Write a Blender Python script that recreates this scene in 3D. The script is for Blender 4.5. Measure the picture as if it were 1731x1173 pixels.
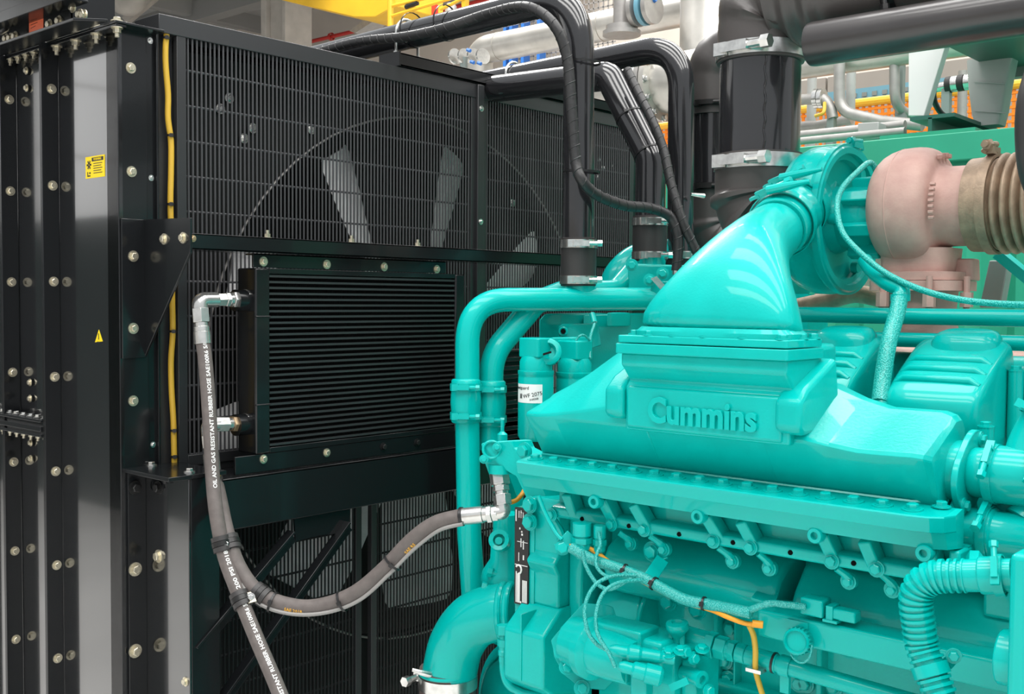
import bpy, bmesh, math, random
import numpy as np
from mathutils import Vector, Matrix, Quaternion
random.seed(7)
for o in list(bpy.data.objects): bpy.data.objects.remove(o)
SC = bpy.context.scene; COL = SC.collection
# ------------------------------------------------------------------ camera
# axes: X along the engine (radiator face at X=0), Y across the radiator, Z up, floor at Z=0
W, H, F = 1731, 1173, 1853.0
def nrm(v):
    v = np.array(v, float); return v/np.linalg.norm(v)
_vR = nrm((2500-865.5, -(518-586.5), -F)); _vL = nrm((-1239-865.5, -(490-586.5), -F))
_Z = nrm(np.cross(_vL, _vR)); _Z = _Z if _Z[1] > 0 else -_Z
_Y = nrm(_vR-_Z*_vR.dot(_Z)); _X = np.cross(_Y, _Z)
R3 = np.array([_X, _Y, _Z])
CAM = -(R3 @ np.array([(198-865.5)/F*2.4, -(40-586.5)/F*2.4, -2.4])); CAM[2] = 1.60
def px(u, v, X=None, Y=None, Z=None, D=None):
    r = R3 @ np.array([(u-865.5)/F, -(v-586.5)/F, -1.0])
    if X is not None: t = (X-CAM[0])/r[0]
    elif Y is not None: t = (Y-CAM[1])/r[1]
    elif Z is not None: t = (Z-CAM[2])/r[2]
    else: t = D
    return Vector(CAM+r*t)
def depth(p): return -float((R3.T @ (np.array(p)-CAM))[2])
def sz(n, D): return n*D/F                       # size in metres of n photo pixels at depth D
cd = bpy.data.cameras.new('camera'); cam = bpy.data.objects.new('camera', cd); COL.objects.link(cam)
cd.sensor_fit = 'HORIZONTAL'; cd.sensor_width = 36; cd.lens = 36*F/W; cd.clip_start = .05; cd.clip_end = 200
M = Matrix([[R3[i][j] for j in range(3)]+[CAM[i]] for i in range(3)]+[[0, 0, 0, 1]])
cam.matrix_world = M; SC.camera = cam
# ------------------------------------------------------------------ light and exposure
SC.view_settings.view_transform = 'Standard'; SC.view_settings.look = 'None'
SC.view_settings.gamma = 1; SC.view_settings.use_curve_mapping = False
SC.view_settings.exposure = 0.14
wd = bpy.data.worlds.new('hall_ambient'); SC.world = wd; wd.use_nodes = True
wd.node_tree.nodes['Background'].inputs[0].default_value = (.94, .97, 1, 1)
wd.node_tree.nodes['Background'].inputs[1].default_value = .76
def area(name, loc, sx, sy, power, col=(1, .98, .95), aim=(0, 0, -1)):
    l = bpy.data.lights.new(name, 'AREA'); l.shape = 'RECTANGLE'; l.size = sx; l.size_y = sy; l.energy = power; l.color = col
    o = bpy.data.objects.new(name, l); COL.objects.link(o); o.location = loc
    o.rotation_euler = Vector(aim).to_track_quat('-Z', 'Y').to_euler(); return o
for i, (y, x, pw) in enumerate([(-4.2, 2.5, 520), (-1.4, 3.0, 520), (1.6, 3.0, 520), (4.6, 3.0, 420)]):
    area('high_bay_lamp', (x, y, 7.4), 9.0, 1.5, pw*.62)
area('high_bay_lamp', (-5.5, 5.5, 8.6), .5, 6.0, 800)
area('high_bay_lamp', (0, 8.6, 8.6), 10.0, .5, 260)
# ------------------------------------------------------------------ materials
def mat(name, col, rough=.4, metal=0.0, coat=0.0, spec=.5, var=0.0, vscale=30, bump=0.0, bscale=60, rvar=0.0, col2=None, detail=4, dist=.002, stretch=None):
    m = bpy.data.materials.new(name); m.use_nodes = True; nt = m.node_tree; N = nt.nodes; L = nt.links
    b = N['Principled BSDF']; c = tuple(col)+(1,)
    b.inputs['Base Color'].default_value = c; b.inputs['Roughness'].default_value = rough; b.inputs['Metallic'].default_value = metal
    b.inputs['Coat Weight'].default_value = coat; b.inputs['Coat Roughness'].default_value = .06; b.inputs['Specular IOR Level'].default_value = spec
    tc = N.new('ShaderNodeTexCoord'); src = tc.outputs['Object']
    if stretch:
        mp = N.new('ShaderNodeMapping'); mp.inputs['Scale'].default_value = stretch; L.new(src, mp.inputs[0]); src = mp.outputs[0]
    if var or col2 or rvar:
        n = N.new('ShaderNodeTexNoise'); n.inputs['Scale'].default_value = vscale; n.inputs['Detail'].default_value = detail; L.new(src, n.inputs['Vector'])
        r = N.new('ShaderNodeValToRGB'); r.color_ramp.elements[0].position = .35; r.color_ramp.elements[1].position = .68
        r.color_ramp.elements[0].color = tuple(x*(1-var) for x in col)+(1,)
        r.color_ramp.elements[1].color = (tuple(col2) if col2 else tuple(min(1, x*(1+var)) for x in col))+(1,)
        L.new(n.outputs['Fac'], r.inputs[0]); L.new(r.outputs[0], b.inputs['Base Color'])
        if rvar:
            q = N.new('ShaderNodeMapRange'); q.inputs['To Min'].default_value = max(0, rough-rvar); q.inputs['To Max'].default_value = rough+rvar
            L.new(n.outputs['Fac'], q.inputs[0]); L.new(q.outputs[0], b.inputs['Roughness'])
    if bump:
        n2 = N.new('ShaderNodeTexNoise'); n2.inputs['Scale'].default_value = bscale; n2.inputs['Detail'].default_value = 3; L.new(src, n2.inputs['Vector'])
        bp = N.new('ShaderNodeBump'); bp.inputs['Strength'].default_value = bump; bp.inputs['Distance'].default_value = dist
        L.new(n2.outputs['Fac'], bp.inputs['Height']); L.new(bp.outputs[0], b.inputs['Normal'])
    return m
def braid_mat(name, col, col2, s=380):
    m = mat(name, col, .35, coat=.2); nt = m.node_tree; N = nt.nodes; L = nt.links; b = N['Principled BSDF']
    tc = N.new('ShaderNodeTexCoord'); v = N.new('ShaderNodeTexVoronoi'); v.inputs['Scale'].default_value = s; L.new(tc.outputs['Object'], v.inputs['Vector'])
    r = N.new('ShaderNodeValToRGB'); r.color_ramp.elements[0].color = tuple(col2)+(1,); r.color_ramp.elements[1].color = tuple(col)+(1,)
    r.color_ramp.elements[0].position = .1; r.color_ramp.elements[1].position = .6
    L.new(v.outputs['Distance'], r.inputs[0]); L.new(r.outputs[0], b.inputs['Base Color'])
    bp = N.new('ShaderNodeBump'); bp.inputs['Strength'].default_value = .6; bp.inputs['Distance'].default_value = .002; bp.invert = True
    L.new(v.outputs['Distance'], bp.inputs['Height']); L.new(bp.outputs[0], b.inputs['Normal']); return m
TEAL = (.0, .45, .41)
m_teal = mat('teal_paint', TEAL, .28, coat=.32, spec=.15, bump=.06, bscale=90, dist=.001)
m_cast = mat('teal_cast_iron', TEAL, .34, coat=.30, spec=.12, bump=.28, bscale=240, dist=.001, var=.05, vscale=14)
m_rough = mat('teal_rough_cast', (.0, .46, .42), .36, coat=.6, bump=.8, bscale=170, dist=.0012)
m_braid = braid_mat('teal_braid', (.0, .36, .32), (.06, .62, .56))
m_loom = braid_mat('teal_loom', (.0, .34, .31), (.10, .58, .53), 420)
m_black = mat('black_gloss_paint', (.010, .011, .012), .16, coat=1.0, spec=.5, bump=.05, bscale=9, dist=.002, rvar=.03, vscale=5)
m_gloss = m_black; m_black = mat('black_enamel', (.008, .009, .010), .20, coat=.15, spec=.35, bump=.05, bscale=9, dist=.002)
m_pipe = mat('black_pipe_paint', (.016, .016, .018), .16, coat=.6, bump=.04, bscale=60)
m_satin = mat('black_satin', (.026, .027, .029), .34, spec=.6)
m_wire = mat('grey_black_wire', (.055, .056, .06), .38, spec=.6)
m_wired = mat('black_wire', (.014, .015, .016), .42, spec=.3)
m_core = mat('black_core', (.009, .010, .010), .6, spec=.3)
m_hole = mat('dark_hole', (.004, .005, .005), .9, spec=.1)
m_rubber = mat('black_rubber', (.030, .028, .028), .48, bump=.15, bscale=150)
m_duct = mat('brown_black_duct_rubber', (.062, .056, .054), .42, bump=.12, bscale=90)
m_tube = mat('dull_black_tube', (.040, .036, .036), .30, coat=.25, var=.15, vscale=6)
m_wrap = mat('black_spiral_wrap', (.022, .022, .023), .42, bump=.4, bscale=120)
m_tie = mat('black_nylon', (.012, .012, .013), .35)
m_hose = mat('grey_brown_hose', (.115, .098, .092), .62, bump=.35, bscale=260, dist=.0006, var=.12, vscale=60)
m_boot = mat('brown_rubber_hose', (.10, .075, .068), .6, bump=.2, bscale=200)
m_zinc = mat('yellow_zinc', (.62, .57, .44), .34, metal=.85, var=.2, vscale=120)
m_dark_bolt = mat('black_bolt', (.03, .03, .03), .35, metal=.6)
m_steel = mat('bright_steel', (.66, .66, .64), .24, metal=.95, var=.12, vscale=60)
m_fit = mat('plated_fitting', (.62, .62, .60), .22, metal=.85, var=.10, vscale=50)
m_brass = mat('tarnished_brass', (.50, .36, .22), .35, metal=.85, var=.2, vscale=80)
m_alu = mat('cast_aluminium_blade', (.92, .92, .92), .45, var=.25, vscale=12, stretch=(1, 1, 1))
m_yel = mat('yellow_cable', (.62, .38, .035), .5, bump=.2, bscale=300)
m_org = mat('orange_loom', (.80, .34, .02), .5, bump=.2, bscale=300)
m_label_y = mat('yellow_label', (.85, .62, .0), .45)
m_label_o = mat('orange_label', (.98, .20, .09), .5)
m_label_w = mat('white_label', (.85, .86, .85), .45)
m_ink = mat('black_ink', (.015, .015, .015), .5)
m_white = mat('white_print', (.80, .80, .78), .6)
m_turb = mat('pink_primer', (.52, .31, .27), .62, var=.08, vscale=25, bump=.35, bscale=220, dist=.0012, col2=(.56, .36, .31))
m_bell = mat('tan_bellows', (.34, .245, .17), .50, metal=.25, var=.2, vscale=40, bump=.3, bscale=300)
m_green = mat('green_container', (.022, .33, .20), .42, var=.05, vscale=5)
m_greend = mat('dark_green_beam', (.02, .12, .09), .4)
m_galv = mat('galvanised_pipe', (.36, .345, .33), .38, metal=.35, var=.08, vscale=20)
m_ss = mat('stainless_duct', (.52, .50, .46), .36, metal=.55, var=.12, vscale=7)
m_gpaint = mat('grey_paint', (.40, .41, .40), .5)
m_gdark = mat('grey_green_paint', (.20, .24, .23), .45)
m_wpaint = mat('white_paint', (.72, .74, .72), .5)
m_fence = mat('orange_plastic', (.90, .24, .01), .5)
m_fencey = mat('yellow_rail', (.85, .45, .03), .45)
m_crane = mat('crane_yellow', (.82, .48, .03), .4, var=.06, vscale=3)
m_red = mat('red_pipe', (.62, .04, .03), .4)
m_blue = mat('blue_paint', (.03, .17, .55), .4)
m_lblue = mat('pale_blue_rail', (.14, .34, .44), .45)
m_conc = mat('concrete', (.46, .43, .39), .85, var=.10, vscale=4)
m_roof = mat('roof_steel', (.42, .42, .41), .6, metal=.1, var=.08, vscale=3)
m_roofd = mat('roof_beam', (.30, .30, .29), .6)
m_wall = mat('painted_wall', (.62, .56, .49), .8, var=.05, vscale=1.5)
m_wallg = mat('grey_wall_panel', (.27, .25, .22), .7, var=.05, vscale=2)
m_floor = mat('epoxy_floor', (.78, .77, .75), .4, var=.06, vscale=2)
m_cab = mat('dark_cabinet', (.035, .05, .05), .45)
m_glass = mat('window_light', (.9, .9, .9), .5)
m_gloss.node_tree.nodes['Principled BSDF'].inputs['Coat IOR'].default_value = 1.7
# ------------------------------------------------------------------ mesh helpers
def V(*a): return Vector(a[0] if len(a) == 1 else a)
def frame(d, up=None):
    d = V(d).normalized(); up = V(up) if up is not None else (V(0, 0, 1) if abs(d.z) < .9 else V(1, 0, 0))
    a = up.cross(d); a = a.normalized() if a.length > 1e-6 else V(1, 0, 0); b = d.cross(a).normalized(); return a, b, d
def crm(P, n=8):
    """Catmull-Rom curve through the points P"""
    P = [V(p) for p in P]; P = [P[0]*2-P[1]]+P+[P[-1]*2-P[-2]]; out = []
    for i in range(1, len(P)-2):
        a, b, c, d = P[i-1:i+3]
        for k in range(n):
            t = k/n; out.append(.5*((2*b)+(c-a)*t+(2*a-5*b+4*c-d)*t*t+(3*b-a-3*c+d)*t**3))
    return out+[P[-2]]
def fillet(P, r, n=8):
    """polyline with rounded corners"""
    P = [V(p) for p in P]; rr = r if isinstance(r, (list, tuple)) else [r]*len(P); out = [P[0]]
    for i in range(1, len(P)-1):
        a = (P[i-1]-P[i]); b = (P[i+1]-P[i]); la, lb = a.length, b.length; a.normalize(); b.normalize()
        ang = a.angle(b); t = min(rr[i]/math.tan(ang/2), la*.49, lb*.49); s, e = P[i]+a*t, P[i]+b*t
        for k in range(n+1):
            u = k/n; out.append((1-u)**2*s+2*u*(1-u)*P[i]+u*u*e)
    return out+[P[-1]]
class MB:
    def __init__(s): s.v = []; s.f = []
    def add(s, vs, fs):
        o = len(s.v); s.v += [V(x) for x in vs]; s.f += [[i+o for i in f] for f in fs]; return s
    def box(s, lo, hi):
        x0, y0, z0 = [min(a, b) for a, b in zip(lo, hi)]; x1, y1, z1 = [max(a, b) for a, b in zip(lo, hi)]
        return s.add([(x0,y0,z0),(x1,y0,z0),(x1,y1,z0),(x0,y1,z0),(x0,y0,z1),(x1,y0,z1),(x1,y1,z1),(x0,y1,z1)],
                     [(0,3,2,1),(4,5,6,7),(0,1,5,4),(1,2,6,5),(2,3,7,6),(3,0,4,7)])
    def obox(s, c, ax, hx, ay, hy, az, hz):
        c = V(c); ax, ay, az = V(ax).normalized()*hx, V(ay).normalized()*hy, V(az).normalized()*hz
        if ax.cross(ay).dot(az) < 0: az = -az
        return s.add([c-ax-ay-az, c+ax-ay-az, c+ax+ay-az, c-ax+ay-az, c-ax-ay+az, c+ax-ay+az, c+ax+ay+az, c-ax+ay+az],
                     [(0,3,2,1),(4,5,6,7),(0,1,5,4),(1,2,6,5),(2,3,7,6),(3,0,4,7)])
    def bar(s, p0, p1, w, h, up=None):
        p0, p1 = V(p0), V(p1); a, b, d = frame(p1-p0, up); return s.obox((p0+p1)/2, a, w/2, b, h/2, d, (p1-p0).length/2)
    def loft(s, rings, cap0=True, cap1=True, closed=False):
        n = len(rings[0]); o = len(s.v)
        for r in rings: s.v += [V(p) for p in r]
        m = len(rings); rng = range(m if closed else m-1)
        for i in rng:
            j = (i+1) % m
            for k in range(n):
                l = (k+1) % n; s.f.append([o+i*n+k, o+i*n+l, o+j*n+l, o+j*n+k])
        if not closed:
            if cap0: s.f.append([o+k for k in range(n)][::-1])
            if cap1: s.f.append([o+(m-1)*n+k for k in range(n)])
        return s
    def tube(s, path, r, n=16, caps=True, closed=False):
        P = [V(p) for p in path]; m = len(P); rr = r if isinstance(r, (list, tuple)) else [r]*m
        T = []
        for i in range(m):
            if closed: t = P[(i+1) % m]-P[i-1]
            else: t = (P[min(i+1, m-1)]-P[max(i-1, 0)])
            T.append(t.normalized())
        a, b, _ = frame(T[0]); rings = []
        for i in range(m):
            if i:
                q = T[i-1].rotation_difference(T[i]); a = q @ a
                a = (a-T[i]*a.dot(T[i])).normalized()
            b = T[i].cross(a)
            rings.append([P[i]+(a*math.cos(2*math.pi*k/n)+b*math.sin(2*math.pi*k/n))*rr[i] for k in range(n)])
        return s.loft(rings, caps, caps, closed)
    def cyl(s, p0, p1, r0, r1=None, n=20, caps=True): return s.tube([p0, p1], [r0, r0 if r1 is None else r1], n, caps)
    def lathe(s, prof, o, ax, n=32, up=None):
        """prof: (radius, height) list"""
        o = V(o); a, b, d = frame(ax, up)
        return s.loft([[o+d*h+(a*math.cos(2*math.pi*k/n)+b*math.sin(2*math.pi*k/n))*max(r, 1e-5) for k in range(n)] for r, h in prof])
    def hexp(s, p0, p1, r): return s.tube([p0, p1], r, 6)
    def prism(s, poly, d):
        """extrude a planar polygon (3-D points) by the vector d"""
        P = [V(p) for p in poly]; d = V(d); n = len(P)
        nn = V(0, 0, 0)
        for i in range(n): nn += P[i].cross(P[(i+1) % n])
        if nn.dot(d) > 0: P = P[::-1]
        return s.loft([P, [p+d for p in P]]) if False else s.add(P+[p+d for p in P], [list(range(n)), [n+i for i in range(n)][::-1]]+[[i, n+i, n+(i+1) % n, (i+1) % n] for i in range(n)])
    def ring(s, c, ax, R, r, n=32, k=10):
        a, b, d = frame(ax); c = V(c)
        return s.tube([c+(a*math.cos(2*math.pi*i/n)+b*math.sin(2*math.pi*i/n))*R for i in range(n)], r, k, closed=True)
    def band(s, c, ax, R, w, t, n=36):
        """flat band around a pipe: inner radius R, width w along the axis, thickness t"""
        c = V(c); a, b, d = frame(ax)
        def rg(r, h): return [c+d*h+(a*math.cos(2*math.pi*k/n)+b*math.sin(2*math.pi*k/n))*r for k in range(n)]
        return s.loft([rg(R, -w/2), rg(R+t, -w/2), rg(R+t, w/2), rg(R, w/2)], closed=True)
    def rbox(s, lo, hi, r, axis=2, n=4):
        """box with rounded corners seen along the axis"""
        i, j = [k for k in range(3) if k != axis]; ring = []
        for cx, cy, a0 in ((hi[i]-r, hi[j]-r, 0), (lo[i]+r, hi[j]-r, 90), (lo[i]+r, lo[j]+r, 180), (hi[i]-r, lo[j]+r, 270)):
            for k in range(n+1):
                t = math.radians(a0+90*k/n); ring.append((cx+r*math.cos(t), cy+r*math.sin(t)))
        def P(q, h):
            p = [0, 0, 0]; p[i], p[j], p[axis] = q[0], q[1], h; return p
        A = [P(q, lo[axis]) for q in ring]; B = [P(q, hi[axis]) for q in ring]
        return s.loft([A, B])
def superring(c, a, b, ha, hb, e=2.0, n=32):
    """super-ellipse ring: e=2 round, large e square"""
    out = []; c, a, b = V(c), V(a), V(b)
    for k in range(n):
        t = 2*math.pi*(k+.5)/n; ct, st = math.cos(t), math.sin(t)
        out.append(c+a*(ha*math.copysign(abs(ct)**(2/e), ct))+b*(hb*math.copysign(abs(st)**(2/e), st)))
    return out
WL = {}                                           # world location of every object
def _link(name, me, loc, parent):
    o = bpy.data.objects.new(name, me); COL.objects.link(o); p = WL[parent] if parent else V(0, 0, 0)
    if parent: o.parent = parent
    o.location = V(loc)-p; WL[o] = V(loc); return o
def mesh(name, mb, m, smooth=35, recalc=True):
    me = bpy.data.meshes.new(name); c = V(0, 0, 0)
    if mb.v:
        lo = [min(v[i] for v in mb.v) for i in range(3)]; hi = [max(v[i] for v in mb.v) for i in range(3)]
        c = V([(a+b)/2 for a, b in zip(lo, hi)])
    me.from_pydata([v-c for v in mb.v], [], mb.f)
    if recalc:
        bm = bmesh.new(); bm.from_mesh(me); bmesh.ops.recalc_face_normals(bm, faces=bm.faces); bm.to_mesh(me); bm.free()
    if smooth:
        me.polygons.foreach_set('use_smooth', [True]*len(me.polygons)); me.set_sharp_from_angle(angle=math.radians(smooth))
    me.materials.append(m); me.update(); return me, c
def part(name, mb, m, parent=None, bevel=0, seg=2, smooth=35, label=None, sub=0):
    me, c = mesh(name, mb, m, smooth); o = _link(name, me, c, parent)
    if bevel:
        b = o.modifiers.new('edge', 'BEVEL'); b.width = bevel; b.segments = seg; b.limit_method = 'ANGLE'; b.angle_limit = math.radians(30); b.harden_normals = False
        me.polygons.foreach_set('use_smooth', [True]*len(me.polygons))
    if sub:
        q = o.modifiers.new('round', 'SUBSURF'); q.levels = q.render_levels = sub
    if label: o['label'] = label
    return o
def tag(o, label, cat, group=None):
    o['label'] = label; o['category'] = cat
    if group: o['group'] = group
    return o
def thing(name, label, cat, loc=(0, 0, 0), group=None):
    return tag(_link(name, None, loc, None), label, cat, group)
def struct(name, mb, m, **k):
    o = part(name, mb, m, None, **k); o['kind'] = 'structure'; return o
def put(name, me, loc, normal, parent, spin=0):
    o = _link(name, me, loc, parent); q = V(0, 0, 1).rotation_difference(V(normal).normalized())
    o.rotation_euler = (q @ Quaternion((0, 0, 1), spin)).to_euler(); return o
_bm = {}
def bolt_me(r, m, washer=1.55, h=.7):
    k = (round(r, 5), m.name, washer, h)
    if k not in _bm:
        b = MB()
        if washer: b.cyl((0, 0, 0), (0, 0, r*.28), r*washer, n=16); b.cyl((0, 0, r*.28), (0, 0, r*.42), r*1.22, n=14)
        b.tube([(0, 0, 0), (0, 0, r*h+r*.3), (0, 0, r*h+r*.42)], [r, r, r*.82], 6)
        me, c = mesh('bolt', b, m, 30); me.transform(Matrix.Translation(c)); _bm[k] = me
    return _bm[k]
def bolt(p, normal, r, parent, m=None, washer=1.55, h=.7, name='bolt'):
    return put(name, bolt_me(r, m or m_zinc, washer, h), p, normal, parent, random.random()*1.0)
def nutstud_me(r, m):
    k = ('ns', r, m.name)
    if k not in _bm:
        b = MB(); b.cyl((0,0,0), (0,0,r*.3), r*1.5, n=14); b.hexp((0,0,r*.3), (0,0,r*1.4), r); b.cyl((0,0,r*1.4), (0,0,r*2.5), r*.55, n=10)
        me, c = mesh('nut', b, m, 30); me.transform(Matrix.Translation(c)); _bm[k] = me
    return _bm[k]
def text_mb(s, size, depth_=.0006, align='CENTER', offset=0.0, bev=0.0, res=3):
    cu = bpy.data.curves.new('t', 'FONT'); cu.body = s; cu.size = size; cu.extrude = depth_; cu.align_x = align; cu.align_y = 'CENTER'; cu.offset = offset; cu.bevel_depth = bev; cu.resolution_u = res
    o = bpy.data.objects.new('t', cu); COL.objects.link(o); dg = bpy.context.evaluated_depsgraph_get()
    me = bpy.data.meshes.new_from_object(o.evaluated_get(dg)); bpy.data.objects.remove(o)
    b = MB(); b.add([v.co.copy() for v in me.vertices], [list(p.vertices) for p in me.polygons]); bpy.data.meshes.remove(me); return b
def orient(mb, o, ex, ey):
    ex, ey = V(ex).normalized(), V(ey).normalized(); ez = ex.cross(ey); mb.v = [V(o)+ex*v.x+ey*v.y+ez*v.z for v in mb.v]; return mb
def along(mb, path, r, ang0=0.0, start=0.0):
    """wrap flat text round a tube: x runs along the path, y round it"""
    P = [V(p) for p in path]; L = [0]
    for a, b in zip(P, P[1:]): L.append(L[-1]+(b-a).length)
    T = [(P[min(i+1, len(P)-1)]-P[max(i-1, 0)]).normalized() for i in range(len(P))]
    def at(s):
        s = max(0, min(L[-1]-1e-6, s)); i = max(k for k in range(len(L)-1) if L[k] <= s); u = (s-L[i])/(L[i+1]-L[i])
        return P[i].lerp(P[i+1], u), T[i].lerp(T[i+1], u).normalized()
    out = []
    for v in mb.v:
        p, t = at(v.x+start); c = V(CAM)-p; c = (c-t*c.dot(t)).normalized(); s = c.cross(t)
        a = ang0+v.y/r; out.append(p+(c*math.cos(a)+s*math.sin(a))*(r+v.z+.0006))
    mb.v = out; return mb
def clamp_screw(mb, c, ax, tang, r):
    """worm-drive screw housing of a hose clamp"""
    return mb
def hose_clamp(name, c, ax, R, w, parent, m=None, face=None, screw=1.0):
    """band + screw housing + screw, facing the given direction"""
    m = m or m_steel; b = part(name, MB().band(c, ax, R, w, .0022), m, parent)
    c = V(c); ax = V(ax).normalized(); f = V(face) if face is not None else V(CAM)-c
    f = (f-ax*f.dot(ax)).normalized(); t = ax.cross(f)
    s = MB(); o = c+f*(R+.006)
    s.obox(o, t, .017*screw, ax, w*.34, f, .0055*screw); s.obox(o-t*.02*screw-f*.002, t, .008*screw, ax, w*.45, f, .003)
    s.cyl(o+t*.010*screw, o+t*.034*screw, .0048*screw, n=10); s.hexp(o+t*.034*screw, o+t*.044*screw, .0075*screw)
    part('clamp_screw', s, m, b); return b
def zip_tie(c, ax, R, parent, m=None, w=.005):
    b = part('cable_tie', MB().band(c, ax, R, w, .0012, 20), m or m_tie, parent)
    c = V(c); ax = V(ax).normalized(); f = V(CAM)-c; f = (f-ax*f.dot(ax)).normalized(); t = ax.cross(f)
    part('tie_head', MB().obox(c+f*(R+.002)+t*.002, t, .004, ax, w*.8, f, .003), m or m_tie, b); return b
X_, Y_, Z_ = V(1, 0, 0), V(0, 1, 0), V(0, 0, 1)
# ================================================================== setting (floor; the far hall comes after the engine)
struct('floor', MB().box((-18, -14, -.2), (14, 14, 0)), m_floor)
# ================================================================== radiator
rad = thing('radiator', 'tall black steel radiator housing with rows of plated bolts, left of the engine', 'radiator', (-.3, 1.0, 0))
YR = 2.06                                          # far side of the radiator
p = MB(); p.box((-.274, 0, .0), (0, .012, 2.196)); part('side_panel', p, m_gloss, rad, bevel=.002)
p = MB(); p.box((-.60, .002, 0), (-.274, .012, 2.19)); part('side_panel', p, m_gloss, rad)
p = MB(); p.box((-.95, .002, 0), (-.60, .012, 2.19)); part('side_panel', p, m_gloss, rad)
p = MB(); p.box((-.95, YR-.012, 0), (0, YR, 2.196)); part('side_panel', p, m_gloss, rad)
p = MB(); p.box((-.95, .012, 2.196), (-.05, YR-.012, 2.205)); part('top_panel', p, m_black, rad)
p = MB(); p.box((-.40, .012, 0), (-.36, YR-.012, 2.196)); part('core', p, m_core, rad)
for x in (-.274, -.492, -.71):
    p = MB(); p.box((x-.006, -.040, 0), (x, .001, 2.192)); p.box((x-.012, -.040, 0), (x-.006, -.034, 2.19)); part('joint_flange', p, m_black, rad, bevel=.0012)
Zs = [2.085-.2257*i for i in range(10)]
for x, yy in ((-.274, -.016), (-.492, -.018)):
    for z in Zs: bolt((x, yy, z), X_, .0075, rad)
for z in (2.105, 1.877, 1.690, 1.529, 1.366): bolt((0, .031, z), X_, .0078, rad)
# top flanges with hanging bolts
p = MB(); p.box((-.285, -.024, 2.181), (.040, .0, 2.187)); part('top_flange', p, m_black, rad, bevel=.001)
p = MB(); p.box((-.285, -.026, 2.1875), (.042, .09, 2.193)); part('top_plate', p, m_black, rad, bevel=.001)
p = MB(); p.box((-.95, -.024, 2.184), (-.305, .0, 2.190)); part('top_flange', p, m_black, rad, bevel=.001)
p = MB(); p.box((-.95, -.026, 2.1905), (-.305, .06, 2.196)); part('top_plate', p, m_black, rad, bevel=.001)
ns = nutstud_me(.0085, m_zinc); ns2 = nutstud_me(.0062, m_zinc)
for x in (-.246, -.155, -.061, .028):
    put('hanging_nut', ns, (x, -.016, 2.181), -Z_, rad); bolt((x, -.016, 2.193), Z_, .0085, rad)
for i in range(14):
    x = -.325-.042*i; put('hanging_nut', ns2, (x, -.014, 2.184), -Z_, rad); bolt((x, -.014, 2.196), Z_, .0062, rad)
# horizontal joint half way up the second bay
for z0, z1 in ((1.265, 1.272), (1.278, 1.290), (1.300, 1.3065)):
    p = MB(); p.box((-.95, -.046, z0), (-.286, .0, z1)); part('mid_flange', p, m_black, rad, bevel=.001)
p = MB(); p.box((-.95, -.036, 1.262), (-.286, -.032, 1.308)); part('mid_web', p, m_black, rad)
for i in range(12):
    x = -.302-.038*i; put('hanging_nut', ns2, (x, -.026, 1.265), -Z_, rad); bolt((x, -.026, 1.3065), Z_, .0066, rad, m_steel)
for z in (2.15, 2.108, 1.385, 1.345, 1.235, 1.195):
    for x in (-.43,): bolt((x, -.002, z), -Y_, .006, rad)
# engine-side corner post: flange, groove with small screws, cable channel
p = MB(); p.box((-.05, .0, 0), (0, .070, 2.194)); part('corner_flange', p, m_black, rad, bevel=.0015)
p = MB(); p.box((-.05, .072, 0), (-.006, .096, 2.198)); p.box((-.03, .092, 0), (.004, .098, 2.200)); part('corner_strip', p, m_black, rad, bevel=.001)
p = MB(); p.box((-.05, .098, 0), (-.018, .146, 2.20)); part('cable_channel', p, m_satin, rad)
for z in (2.175, 1.868, 1.262): bolt((-.006, .083, z), X_, .0045, rad, m_steel)
p = MB(); p.box((-.05, 1.95, 0), (0, YR-.012, 2.194)); part('corner_flange', p, m_black, rad)
p = MB(); p.box((-.10, .098, 2.196), (.006, YR, 2.2375)); part('top_rail', p, m_satin, rad, bevel=.0015)
# labels on the side panel
def sticker(u0, v0, u1, v1, m, n='warning_label'):
    a = px(u0, v0, Y=-.0008); b = px(u1, v1, Y=-.0008)
    return part(n, MB().box((a.x, -.0009, b.z), (b.x, .0, a.z)), m, rad), a, b
st, a, b = sticker(144.5, 266, 177, 298, m_label_y); st['label'] = 'yellow rectangular warning label'
w, h = b.x-a.x, a.z-b.z
p = MB(); p.box((a.x+w*.34, -.0013, a.z-h*.24), (b.x-w*.06, -.0005, a.z-h*.07)); part('label_header', p, m_ink, st)
p = MB()
for i in range(5): p.box((a.x+w*.42, -.0013, a.z-h*(.36+.11*i)), (b.x-w*(.12+.05*(i % 2)), -.0005, a.z-h*(.33+.11*i)))
part('label_lines', p, m_ink, st)
p = MB()
for i in range(6):
    t = i*math.pi/3; c = V(a.x+w*.19, -.0009, a.z-h*.38); p.obox(c+V(math.cos(t), 0, math.sin(t))*w*.07, (math.cos(t), 0, math.sin(t)), w*.05, (-math.sin(t), 0, math.cos(t)), w*.025, (0, 1, 0), .0004)
p.box((a.x+w*.10, -.0013, a.z-h*.92), (a.x+w*.14, -.0005, a.z-h*.70)); p.box((a.x+w*.14, -.0013, a.z-h*.92), (a.x+w*.26, -.0005, a.z-h*.86)); p.box((a.x+w*.20, -.0013, a.z-h*.80), (a.x+w*.27, -.0005, a.z-h*.72))
part('label_symbols', p, m_ink, st)
t = orient(text_mb('\u26a0 WARNING' if False else 'WARNING', h*.15, .0002), ((a.x+w*.34+b.x-w*.06)/2, -.0015, a.z-h*.155), X_, Z_); part('label_text', t, m_label_y, st, smooth=0)
a, b, c = px(167, 557, Y=-.0005), px(160.5, 578.5, Y=-.0005), px(173.5, 577, Y=-.0005)
st = part('warning_label', MB().prism([a, b, c], (0, .0008, 0)), m_label_y, rad, label='yellow triangle warning label'); cc = (a+b+c)/3
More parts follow.
